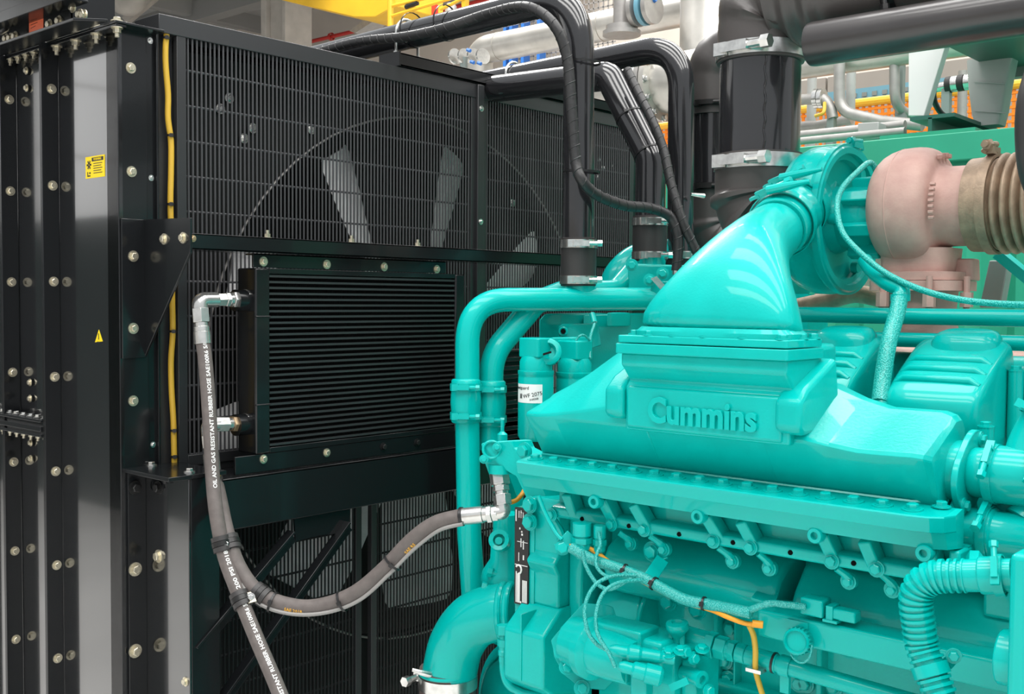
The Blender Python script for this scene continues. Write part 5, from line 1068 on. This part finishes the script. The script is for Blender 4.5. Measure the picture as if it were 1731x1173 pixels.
# electrical actuator fittings in front of the pump
P0, P1 = px(1030, 1098, D=1.86), px(1120, 1112, D=1.85); d = P1-P0; 
part('actuator', MB().lathe([(.007, 0), (.011, .01), (.011, .03), (.015, .034), (.015, .05), (.012, .055), (.012, .085), (.009, .09), (.009, .11)], P0, d, 18), m_teal, fp, smooth=30)
P0, P1 = px(1046, 1125, D=1.84), px(1110, 1142, D=1.83); part('actuator', MB().lathe([(.006, 0), (.010, .008), (.010, .022), (.014, .026), (.014, .044), (.017, .046), (.017, .070), (.012, .075)], P0, P1-P0, 18), m_teal, fp, smooth=30)
part('actuator_plug', MB().obox(px(1085, 1158, D=1.86), X_, .016, Y_, .012, Z_, .018), m_teal, fp, bevel=.003)
# ---- fuel line
fl = thing('fuel_line', 'long teal fuel line with hex fittings slanting along the bottom edge', 'pipe', px(1300, 1120, D=1.84))
A, B = px(1158, 1077, D=1.93), px(1560, 1192, D=1.70); d = (B-A); L = d.length; dn_ = d.normalized()
part('tube', MB().cyl(A+dn_*.10, B, .0145, n=22), m_teal, fl, smooth=60)
def seg(s0, s1, r, hexa=False, n_='collar'): part(n_, MB().hexp(A+dn_*s0, A+dn_*s1, r) if hexa else MB().cyl(A+dn_*s0, A+dn_*s1, r, n=20), m_teal, fl, bevel=.001)
seg(-.01, .045, .021); seg(.043, .058, .0235, True, 'hex_nut'); seg(.060, .080, .0205, True, 'hex_nut'); seg(.078, .086, .0165); seg(.084, .096, .0185, True, 'hex_nut'); seg(.098, .115, .0165); seg(.116, .17, .0165)
part('tie_band', MB().band(A+dn_*.165, dn_, .0168, .004, .001, 20), m_tie, fl); part('saddle', MB().band(A+dn_*.185, dn_, .0150, .018, .0025, 20), m_teal, fl); q = A+dn_*.185; part('saddle_leg', MB().box((q.x-.008, q.y-.004, q.z-.045), (q.x+.008, q.y+.004, q.z-.012)), m_teal, fl)
part('saddle_tie', MB().obox(px(1278, 1132, D=1.83), X_, .014, Y_, .01, Z_, .003), m_steel, fl)
jp = thing('jacket_pipe', 'shaded teal round casting behind the sensor leads', 'casting', px(1080, 1040, D=2.2)); part('drum', MB().cyl(px(1040, 1040, D=2.19), px(1110, 1045, D=2.13), .068, n=32), m_cast, jp, bevel=.004); part('drum_rim', MB().ring(px(1112, 1045, D=2.125), X_, .066, .004, 32, 8), m_teal, jp)
# ================================================================== the hall behind
struct('wall_back', MB().box((-26, 11, 0), (14, 11.2, 12)), m_wall)
w = struct('wall_left', MB().box((-20.2, -14, 0), (-20, 11, 12)), m_wallg)
for i in range(40):
    part('cladding_rib', MB().box((-20.0, -2+.32*i, 3.6), (-19.95, -1.94+.32*i, 9)), m_wallg, w)
# mezzanine deck with beams, upper left
dk_ = struct('ceiling', MB().box((-19.9, -6, 6.6), (-6.5, 10.9, 6.75)), m_roof)
for i in range(7): part('deck_beam', MB().box((-19.9, -4+2.2*i, 6.25), (-6.6, -3.75+2.2*i, 6.6)), m_roofd, dk_)
for i in range(6): part('deck_beam', MB().box((-19+2.3*i, -6, 6.35), (-18.8+2.3*i, 10.9, 6.6)), m_roofd, dk_)
for i in range(5): part('deck_strip_lamp', MB().box((-18+2.4*i, 3.2, 6.2), (-17.2+2.4*i, 3.35, 6.24)), m_wpaint, dk_)
A = px(482, 40, Y=8.6); p = MB(); p.box((A.x-.22, 8.5, 0), (A.x+.16, 8.8, 7)); p.box((A.x-.34, 8.42, 0), (A.x-.22, 8.9, 7)); p.box((A.x+.16, 8.42, 0), (A.x+.24, 8.9, 7)); tag(part('concrete_column', p, m_conc, None, bevel=.01), 'pale concrete column rising behind the radiator top, left of the yellow crane', 'column')
A = px(520, 74, Y=10.4); B = px(800, 2, Y=10.4); d = (B-A).normalized(); A.z = (A.z+B.z)/2
t = thing('red_pipe', 'thin red fire main running along the back wall under the crane', 'pipe', A); part('tube', MB().cyl(V(-19, 10.4, A.z), V(9, 10.4, A.z), .032, n=12), m_red, t)
for u in (560, 640, 720): q = px(u, 40, Y=10.4); part('pipe_clip', MB().band((q.x, 10.4, A.z), X_, .05, .05, .012, 16), m_red, t)
part('riser', MB().cyl(V(px(751, 20, Y=10.4).x, 10.4, A.z), V(px(751, 20, Y=10.4).x, 10.4, A.z-.25), .045, n=12), m_red, t)
# cladding brace and duct at the far upper left
tag(part('wall_brace', MB().bar(px(212, 36, D=17), px(300, -38, D=17), .16, .10), m_conc), 'pale diagonal brace against the grey wall, far upper left', 'brace')
tag(part('ventilation_pipe', MB().tube(crm([V(px(140, -30, D=16).x, px(140, -30, D=16).y, 6.6), px(150, -20, D=16), px(200, 2, D=16), px(215, 8, D=16), px(230, -4, D=16), V(px(232, -20, D=16).x, px(232, -20, D=16).y, 6.6)], 6), .16, 16), m_conc), 'pale bent trunk pipe at the top, left of the column', 'duct')
p = MB()
n = 18
for i in range(n):
    q = px(-10+4*i, 16-1.0*i, D=9); p.cyl(q, V(q.x, q.y, 6.62), .011, n=8)
o = tag(part('ribbed_cladding', p, m_teal), 'sliver of teal ribbed cladding at the top left corner', 'panel'); o['kind'] = 'stuff'
# crane
cr = thing('crane_girder', 'yellow overhead crane girder with tapered end', 'crane', px(560, 10, Y=6.5))
part('box_girder', MB().prism([px(u, v, Y=6.5) for u, v in ((400, -60), (472, -1), (598, 29), (634, 29), (668, 10), (668, -60))], (0, .7, 0)), m_crane, cr, bevel=.01)
part('end_stay', MB().prism([px(u, v, Y=6.9) for u, v in ((590, 52), (628, 26), (640, 30), (600, 56))], (0, .2, 0)), m_galv, cr); part('end_truck', MB().prism([px(u, v, Y=7.0) for u, v in ((636, 36), (640, 10), (700, 2), (700, 14), (660, 30))], (0, .25, 0)), mat('dark_yellow', (.45, .24, .02), .5), cr, bevel=.005)
hg = thing('hanger_gantry', 'yellow tubular hanger frame with black grips, beside the crane girder', 'frame', px(660, 50, Y=6.2))
def yb(u0, v0, u1, v1, w, m=m_crane, n_='bar', Y=6.2): return part(n_, MB().cyl(px(u0, v0, Y=Y), px(u1, v1, Y=Y), w, n=10), m, hg)
yb(660, -10, 660, 56, .030, n_='upright'); 
for a in ((660, 28, 760, -2), (660, 52, 745, 28), (664, 10, 740, -8), (745, 16, 790, -6)): yb(*a, .016)
for a in ((686, 12, 706, 5), (684, 45, 706, 38)): yb(*a, .022, m_ink, 'grip')
for u in (693, 783): part('drop_hook', MB().prism([px(u-4, -8, Y=6.2), px(u+4, -8, Y=6.2), px(u+3, 18, Y=6.2), px(u-2, 20, Y=6.2)], (0, .05, 0)), m_crane, hg)
# stainless ducts and valves
tag(part('steel_stack', MB().lathe([(.205, 0), (.205, 2.55), (.209, 2.555), (.209, 2.575), (.205, 2.58), (.205, 6)], V(px(1206, 100, Y=4.6).x, 4.6, 0), Z_, 32), m_ss, smooth=40), 'tall pale stainless stack right of the far coolant pipe', 'stack')
q = px(1178, 75, Y=4.6)
def hpipe(name, u0, v0, Y, x0, x1, rpx, label, m=m_ss, beads=()):
    c = px(u0, v0, Y=Y); r = sz(rpx, depth(c)); t = thing(name, label, 'pipe', c); part('tube', MB().cyl(V(x0, Y, c.z), V(x1, Y, c.z), r, n=28), m, t, smooth=60)
    for u in beads: part('weld_ring', MB().band((px(u, v0, Y=Y).x, Y, c.z), X_, r, .012, .004, 28), m, t)
    return t, c, r
t, c, r = hpipe('steel_pipe', 980, 52, 5.2, px(845, 80, Y=5.2).x, 2.0, 25, 'stainless pipe sloping behind the bent black pipes', beads=(846, 1020))
e = px(845, 80, Y=5.2); part('elbow', MB().tube(fillet([V(e.x+.02, 5.2, c.z), V(e.x-.22, 5.2, c.z), V(e.x-.22, 5.2, c.z-.8)], [0, .2, 0], 10), r, 24), m_ss, t, smooth=60)
t, c, r = hpipe('steel_duct', 1070, 150, 4.0, -2.0, px(1108, 150, Y=4.0).x, 48, 'big stainless duct with bolted flange behind the slanting black pipe')
part('stand', MB().box((-1.1, 3.9, 0), (-.95, 4.1, c.z-r+.01)), m_gdark, t)
fx = px(1112, 150, Y=4.0).x; part('flange', MB().lathe([(r, -.03), (r*1.28, -.03), (r*1.28, 0), (r*1.0, .0), (r, .0)], (fx, 4.0, c.z), X_, 36), m_galv, t, smooth=30); part('flange', MB().lathe([(r, .008), (r*1.28, .008), (r*1.28, .04), (r, .05), (r, .3)], (fx, 4.0, c.z), X_, 36), m_ss, t, smooth=30)
for k in range(12):
    a = 2*math.pi*k/12; bolt((fx+.04, 4.0+r*1.15*math.cos(a), c.z+r*1.15*math.sin(a)), X_, .016, t, m_steel)
hpipe('lower_steel_pipe', 1010, 165, 4.6, -3, .4, 16, 'narrower stainless pipe passing under the flanged duct')
v = thing('relief_valve', 'grey cylindrical valve on a round flange above the coolant pipe bend', 'valve', px(1050, 60, Y=4.4))
c = px(1051, 52, Y=4.4); part('bonnet', MB().lathe([(.10, 0), (.10, .03), (.055, .035), (.055, .20), (.048, .21), (.048, .24), (.01, .245), (.01, .34)], c, Z_, 24), m_galv, v, smooth=30); part('flange', MB().lathe([(.10, -.03), (.12, -.03), (.12, -.005), (.05, -.005)], c, Z_, 24), m_galv, v)
for dx in (.10, .16, .21): part('flange', MB().lathe([(.05, 0), (.105, 0), (.105, .03), (.05, .03)], c+V(dx, 0, .11), X_, 24), m_galv if dx != .16 else m_lblue, v)
hw = thing('valve_handwheel', 'small blue valve handle at the top, right of the grey valve', 'handle', px(1085, 8, Y=4.4)); part('handle', MB().tube(crm([px(1066, 12, Y=4.4), px(1078, 4, Y=4.4), px(1092, 8, Y=4.4), px(1108, -2, Y=4.4)], 5), .018, 10), m_blue, hw); part('stem', MB().cyl(px(1080, 22, Y=4.4), px(1080, 4, Y=4.4), .014, n=10), m_blue, hw)
v2 = thing('small_valve', 'shiny flanged valve with blue nuts, seen above the radiator top between pipes', 'valve', px(795, 100, Y=4.8))
for i, u in enumerate((768, 784, 800, 815)): part('flange', MB().lathe([(.03, 0), (.060, 0), (.060, .018), (.03, .018)], px(u, 96, Y=4.8), (1, -.2, .1), 20), m_steel, v2)
part('stand', MB().cyl((px(784, 100, Y=4.8).x, 4.8, 0), (px(784, 100, Y=4.8).x, 4.8, px(784, 97, Y=4.8).z), .03, n=10), m_gdark, v2)
for u, vv in ((790, 84), (808, 106), (796, 104)): part('blue_nut', MB().hexp(px(u, vv, Y=4.7), px(u+5, vv+2, Y=4.7), .014), m_blue, v2)
for u in (858, 888, 915, 868): 
    q = px(u, 90, Y=7.5); tag(part('rack_post', MB().box((q.x-.020, 7.45, 0), (q.x+.020, 7.55, 5.2)), m_blue), {858: 'blue rack post left of the bent coolant pipe, farthest left', 868: 'blue rack post left of the bent coolant pipe, second from left', 888: 'blue rack post just left of the nearest pipe bend', 915: 'blue rack post seen under the nearest pipe bend'}[u], 'post')
p = MB(); x0, x1 = px(858, 90, Y=7.6).x, px(1040, 90, Y=7.6).x; z0, z1 = 3.0, 5.0
k = 0
while x0+.06*k < x1: p.box((x0+.06*k, 7.6, z0), (x0+.06*k+.012, 7.61, z1)); k += 1
for i in range(int((z1-z0)/.06)): p.box((x0, 7.6, z0+.06*i), (x1, 7.61, z0+.06*i+.012))
o = tag(part('rack_mesh', p, m_galv), 'grey wire mesh panel hung on the blue rack posts', 'mesh'); o['kind'] = 'stuff'
wm = thing('water_meter', 'small pale cylinder fitting with red handle above the wrapped harness', 'valve', px(760, 25, Y=7)); part('body', MB().lathe([(.04, -.12), (.06, -.1), (.06, .08), (.04, .11)], px(762, 24, Y=7), Z_, 16), m_galv, wm, smooth=40); part('arm', MB().cyl(px(748, 36, Y=7), px(770, 28, Y=7), .03, n=10), m_conc, wm); part('handle', MB().obox(px(735, 18, Y=7), X_, .03, Y_, .02, Z_, .06), m_red, wm)
# ---- green container, right
gc = thing('green_container', 'green corrugated container standing behind the turbocharger', 'container', (2.5, 3.6, 0))
YC = 3.0; zt = px(1500, 236, Y=YC).z; zb2 = zt-.105
x0c = px(1150, 300, Y=YC).x
p = MB(); p.box((x0c, YC-.02, zb2), (7, YC+.10, zt)); part('top_rail', p, m_green, gc, bevel=.004)
prof = []; x = x0c; k = 0
while x < 7:
    prof += [(x, 0), (x+.11, 0), (x+.15, .045), (x+.25, .045)]; x += .29
A = [(a, YC+.015+b, .0) for a, b in prof]; B = [(a, YC+.015+b, zb2+.01) for a, b in prof]; m_ = len(A)
p = MB(); p.add(A+B, [(i, i+1, m_+i+1, m_+i) for i in range(m_-1)]); part('corrugated_side', p, m_green, gc, smooth=0)
part('roof', MB().box((x0c, YC+.1, zt-.06), (7, YC+2.2, zt-.04)), m_green, gc); part('corner_post', MB().box((x0c-.06, YC-.03, 0), (x0c+.06, YC+.12, zt)), m_green, gc, bevel=.004)
# things on the container roof
for (v0, r, Yp, lab) in ((232, .016, 3.12, 'lower grey conduit lying on the container roof'), (222, .020, 3.3, 'upper grey conduit lying on the container roof')):
    c = px(1420, v0, Y=Yp); tag(part('conduit', MB().cyl(V(x0c+.1, Yp, c.z), V(px(1530, 220, Y=Yp).x, Yp, c.z), r, n=12), m_galv), lab, 'pipe')
bmn = thing('roof_beam', 'dark green steel beam end on the container roof under the white support', 'beam', px(1580, 215, Y=3.1)); a = px(1543, 206, Y=3.05)
p = MB(); p.box((a.x-.012, 3.05, a.z-.10), (a.x+.16, 4.6, a.z-.085)); p.box((a.x-.012, 3.05, a.z+.005), (a.x+.16, 4.6, a.z+.02)); p.box((a.x+.06, 3.05, a.z-.09), (a.x+.075, 4.6, a.z+.01)); part('i_section', p, m_greend, bmn); part('foot_plate', MB().box((a.x-.12, 3.02, zt), (a.x+.25, 3.5, zt+.02)), m_green, bmn)
hp1 = thing('white_support', 'white tapered support plate standing on the dark green beam', 'support', px(1548, 195, Y=3.1))
part('plate', MB().prism([px(u, v, Y=3.12) for u, v in ((1536, 70), (1600, 70), (1562, 196), (1535, 196))], (0, .05, 0)), m_wpaint, hp1, bevel=.003)
hp2_ = thing('grey_support', 'grey tapered support trunk standing on the container roof, far right', 'support', px(1675, 215, Y=3.3))
part('trunk', MB().loft([superring(px((a_+b_)/2, v, Y=3.4), X_, Y_, sz(b_-a_, depth(px(1680, 150, Y=3.4)))/2, .05, 7, 24) for v, a_, b_ in ((214, 1654, 1694), (190, 1648, 1700), (150, 1643, 1706), (100, 1640, 1716))]), m_gpaint, hp2_, smooth=40)
for v in (137, 186): part('weld_line', MB().prism([px(1647, v, Y=3.345), px(1700, v+4, Y=3.345), px(1700, v+6, Y=3.345), px(1647, v+2, Y=3.345)], (0, -.004, 0)), m_gpaint, hp2_)
tr = thing('silencer_tray', 'dark green tray underside above the white and grey supports', 'tray', px(1680, 90, Y=3.2))
za = px(1680, 100, Y=3.0).z
p = MB(); q0 = px(1600, 74, Y=3.0); p.box((q0.x, 2.95, q0.z-.01), (q0.x+2.5, 3.62, q0.z+.10)); part('tray', p, m_greend, tr, bevel=.004); 
p = MB(); p.box((q0.x-.02, 2.93, q0.z-.06), (q0.x+2.5, 2.97, q0.z+.12)) if False else None
part('lip', MB().box((q0.x+.02, 3.55, q0.z-.05), (q0.x+2.5, 3.60, q0.z)), m_gdark, tr)
# fence, rails and pipes beyond the container
YF = 5.6; fe = thing('safety_fence', 'orange plastic lattice fence with yellow top rail beyond the container', 'fence', (2, YF, 1.5))
zt_f = px(1480, 176, Y=YF).z; z0f = zt_f-1.0; xf0, xf1 = px(1100, 200, Y=YF).x, px(1760, 180, Y=YF).x
p = MB(); x = xf0
while x < xf1: p.box((x, YF, z0f), (x+.018, YF+.012, zt_f)); x += .042
z = z0f
while z < zt_f: p.box((xf0, YF-.003, z), (xf1, YF+.009, z+.016)); z += .042
o = part('lattice', p, m_fence, fe, smooth=0); o['kind'] = 'stuff'
part('top_rail', MB().cyl((xf0, YF, zt_f+.02), (xf1, YF, zt_f+.02), .028, n=10), m_fencey, fe)
fr = part('frame_post', MB().box((px(1660, 180, Y=YF).x, YF, z0f), (px(1660, 180, Y=YF).x+.04, YF+.03, zt_f+.02)), m_fencey, fe)
lb_ = thing('blue_rail', 'pale blue slotted rail above the orange fence', 'rail', px(1490, 158, Y=6.4)); c = px(1485, 157, Y=6.4); part('bar', MB().box((px(1380, 150, Y=6.4).x, 6.38, c.z-.03), (px(1700, 150, Y=6.4).x, 6.42, c.z+.045)), m_lblue, lb_)
for i in range(34): x = px(1440, 150, Y=6.37).x+.075*i; part('slot', MB().box((x, 6.372, c.z-.018), (x+.035, 6.379, c.z+.012)), m_gdark, lb_)
pn = thing('low_wall', 'dull brown panel wall beyond the fence', 'wall', (3, 7.5, 0)); zz_ = px(1480, 122, Y=7.5).z
for i in range(14): x = -5.0+.62*i; part('wall_panel', MB().box((x, 7.45, 0), (x+.6, 7.5, zz_)), m_wallg, pn)
wn = struct('window_1', MB().box((-.6, 10.9, px(1480, 125, Y=10.9).z-.6), (9, 10.98, 7)), m_wpaint)
def vpipe(u, v0, v1, rpx, Y, label, m=m_galv):
    c0, c1 = px(u, v0, Y=Y), px(u, v1, Y=Y); c1 = V(c0.x, Y, c1.z); r = sz(rpx, depth(c0)); return tag(part('grey_pipe', MB().cyl(c0, c1, r, n=18), m, smooth=60), label, 'pipe')
vpipe(1440, 60, 330, 8, 4.9, 'grey upright pipe just right of the S-bent one', m_gpaint); vpipe(1374, 70, 1500, 8, 5.0, 'grey upright pipe close to the big air duct', m_gpaint); vpipe(1628, 120, 1200, 8, 5.2, 'pale upright pipe behind the shiny couplings', m_galv)
def bpipe(P, rpx, label, Y, m=m_galv, beads=()):
    Q_ = [px(u, v, Y=Y+dy) for u, v, dy in P]; r = sz(rpx, depth(Q_[0])); t = thing('grey_pipe', label, 'pipe', Q_[-1]); part('tube', MB().tube(fillet(Q_, .12, 10), r, 18), m, t, smooth=60); q = Q_[-2].lerp(Q_[-1], .4); part('stand', MB().box((q.x-.02, q.y-.02, zt-.05), (q.x+.02, q.y+.02, q.z)), m_gdark, t); return t, Q_, r
bpipe([(1419, 60, 0), (1419, 188, 0), (1490, 205, 0), (1560, 212, 0)], 9.5, 'pale grey pipe with an S-bend right of the big air duct', 4.5)
bpipe([(1512, 70, 0), (1512, 180, 0), (1545, 198, .2)], 8.5, 'pale grey pipe elbowing behind the white support', 4.6)
bpipe([(1535, 100, .1), (1505, 102, .1)], 7, 'short grey pipe branch at the tray underside', 4.7)
t, Q_, r = bpipe([(1330, 170, 0), (1395, 166, 0), (1405, 185, 0), (1408, 200, 0)], 9, 'grey flanged pipe stub just right of the big air duct', 4.5)
part('yellow_cord', MB().tube(crm([px(1394, 174, Y=4.45), px(1392, 190, Y=4.4), px(1378, 196, Y=4.4)], 6), .010, 8), m_yel, t)
for u in (1378, 1386): part('flange', MB().lathe([(r, 0), (r*1.8, 0), (r*1.8, .025), (r, .025)], px(u, 167, Y=4.5), X_, 20), m_steel, t)
bpipe([(1330, 215, 0), (1380, 212, 0), (1440, 202, 0)], 8, 'grey pipe low behind the conduit, right of the air duct', 4.7)
t, Q_, r = bpipe([(1575, 150, 0), (1640, 138, 0)], 8, 'shiny pipe with black rubber couplings between the two supports', 4.4, m_steel)
for i, u in enumerate((1600, 1610, 1620, 1632)): part('coupling', MB().lathe([(r, 0), (r*1.7, .0), (r*1.7, .03), (r, .03)], px(u, 144-i*1.5, Y=4.4), (1, 0, .02), 20), m_ink if i % 2 == 0 else m_steel, t)
cable('black_lead', [px(1588, 110, Y=3.3), px(1578, 160, Y=3.4), px(1590, 190, Y=3.5), px(1615, 205, Y=3.6)], .012, m_ink, 'black lead dangling between the white support and beam', 'cable', n=8)
tag(part('clamp_block', MB().prism([px(1450, 236, Y=3.2), px(1450, 208, Y=3.2), px(1485, 206, Y=3.2), px(1485, 234, Y=3.2)], (0, .12, 0)), m_gpaint, None, bevel=.003), 'small grey clamp block on the container roof conduits', 'block')
# black hose at the right frame edge and supports behind the bellows
tag(part('black_hose', MB().tube(crm([px(1850, -40, D=2.0), px(1790, 60, D=1.76), px(1752, 150, D=1.72), px(1745, 240, D=1.72), px(1762, 320, D=1.72), px(1830, 420, D=1.76), px(1850, 560, D=1.85), px(1850, 700, D=1.95)], 8), sz(27, 1.72), 22), m_rubber), 'curved black hose cut by the right frame edge', 'hose')
lg = thing('turbo_support', 'grey support leg behind the bellows with teal brace', 'support', px(1680, 520, Y=1.3)); part('leg', MB().prism([px(u, v, Y=1.25) for u, v in ((1655, 520), (1672, 440), (1705, 440), (1690, 520))], (0, .04, 0)), m_gdark, lg, bevel=.003); part('brace', MB().bar(px(1690, 430, Y=1.2), px(1800, 520, Y=1.2), .05, .02), m_teal, lg)
# unseen dark cabinets, added to darken the reflection in the black side panel
for i in range(4):
    x = -8.4+1.22*i; cb = thing('reflection_cabinet', 'unseen dark cabinet, added for its reflection in the radiator side', 'cabinet', (x+.6, -3.2, 0), 'cabinets added for the reflection in the radiator side')
    part('cabinet_body', MB().box((x, -3.5, 0), (x+1.18, -2.9, 2.2)), m_cab, cb, bevel=.01); part('door_handle', MB().box((x+1.08, -2.9, 1.0), (x+1.11, -2.87, 1.2)), m_steel, cb)
struct('wall_right', MB().box((-20, -14, 0), (14, -13.8, 3.0)), m_wall)

m_glow = bpy.data.materials.new('glowing_pane'); m_glow.use_nodes = True  # unseen glowing window panes, added to brighten the side panel's reflection
_b = m_glow.node_tree.nodes['Principled BSDF']; _b.inputs['Base Color'].default_value = (.8, .85, .9, 1); _b.inputs['Emission Color'].default_value = (1, .97, .93, 1); _b.inputs['Emission Strength'].default_value = 1.25
for i in range(5):
    y = -13.2+2.05*i; wn = struct('window_%d' % (i+2), MB().box((-20.02, y, 3.0), (-19.90, y+.06, 7.6)).box((-20.02, y+1.8, 3.0), (-19.90, y+1.86, 7.6)).box((-20.02, y, 7.54), (-19.90, y+1.86, 7.6)).box((-20.02, y, 3.0), (-19.90, y+1.86, 3.06)), m_gpaint)
    for k in range(3): part('pane', MB().box((-19.99, y+.06, 3.06+1.5*k), (-19.97, y+1.8, 4.5+1.5*k)), m_glow, wn)
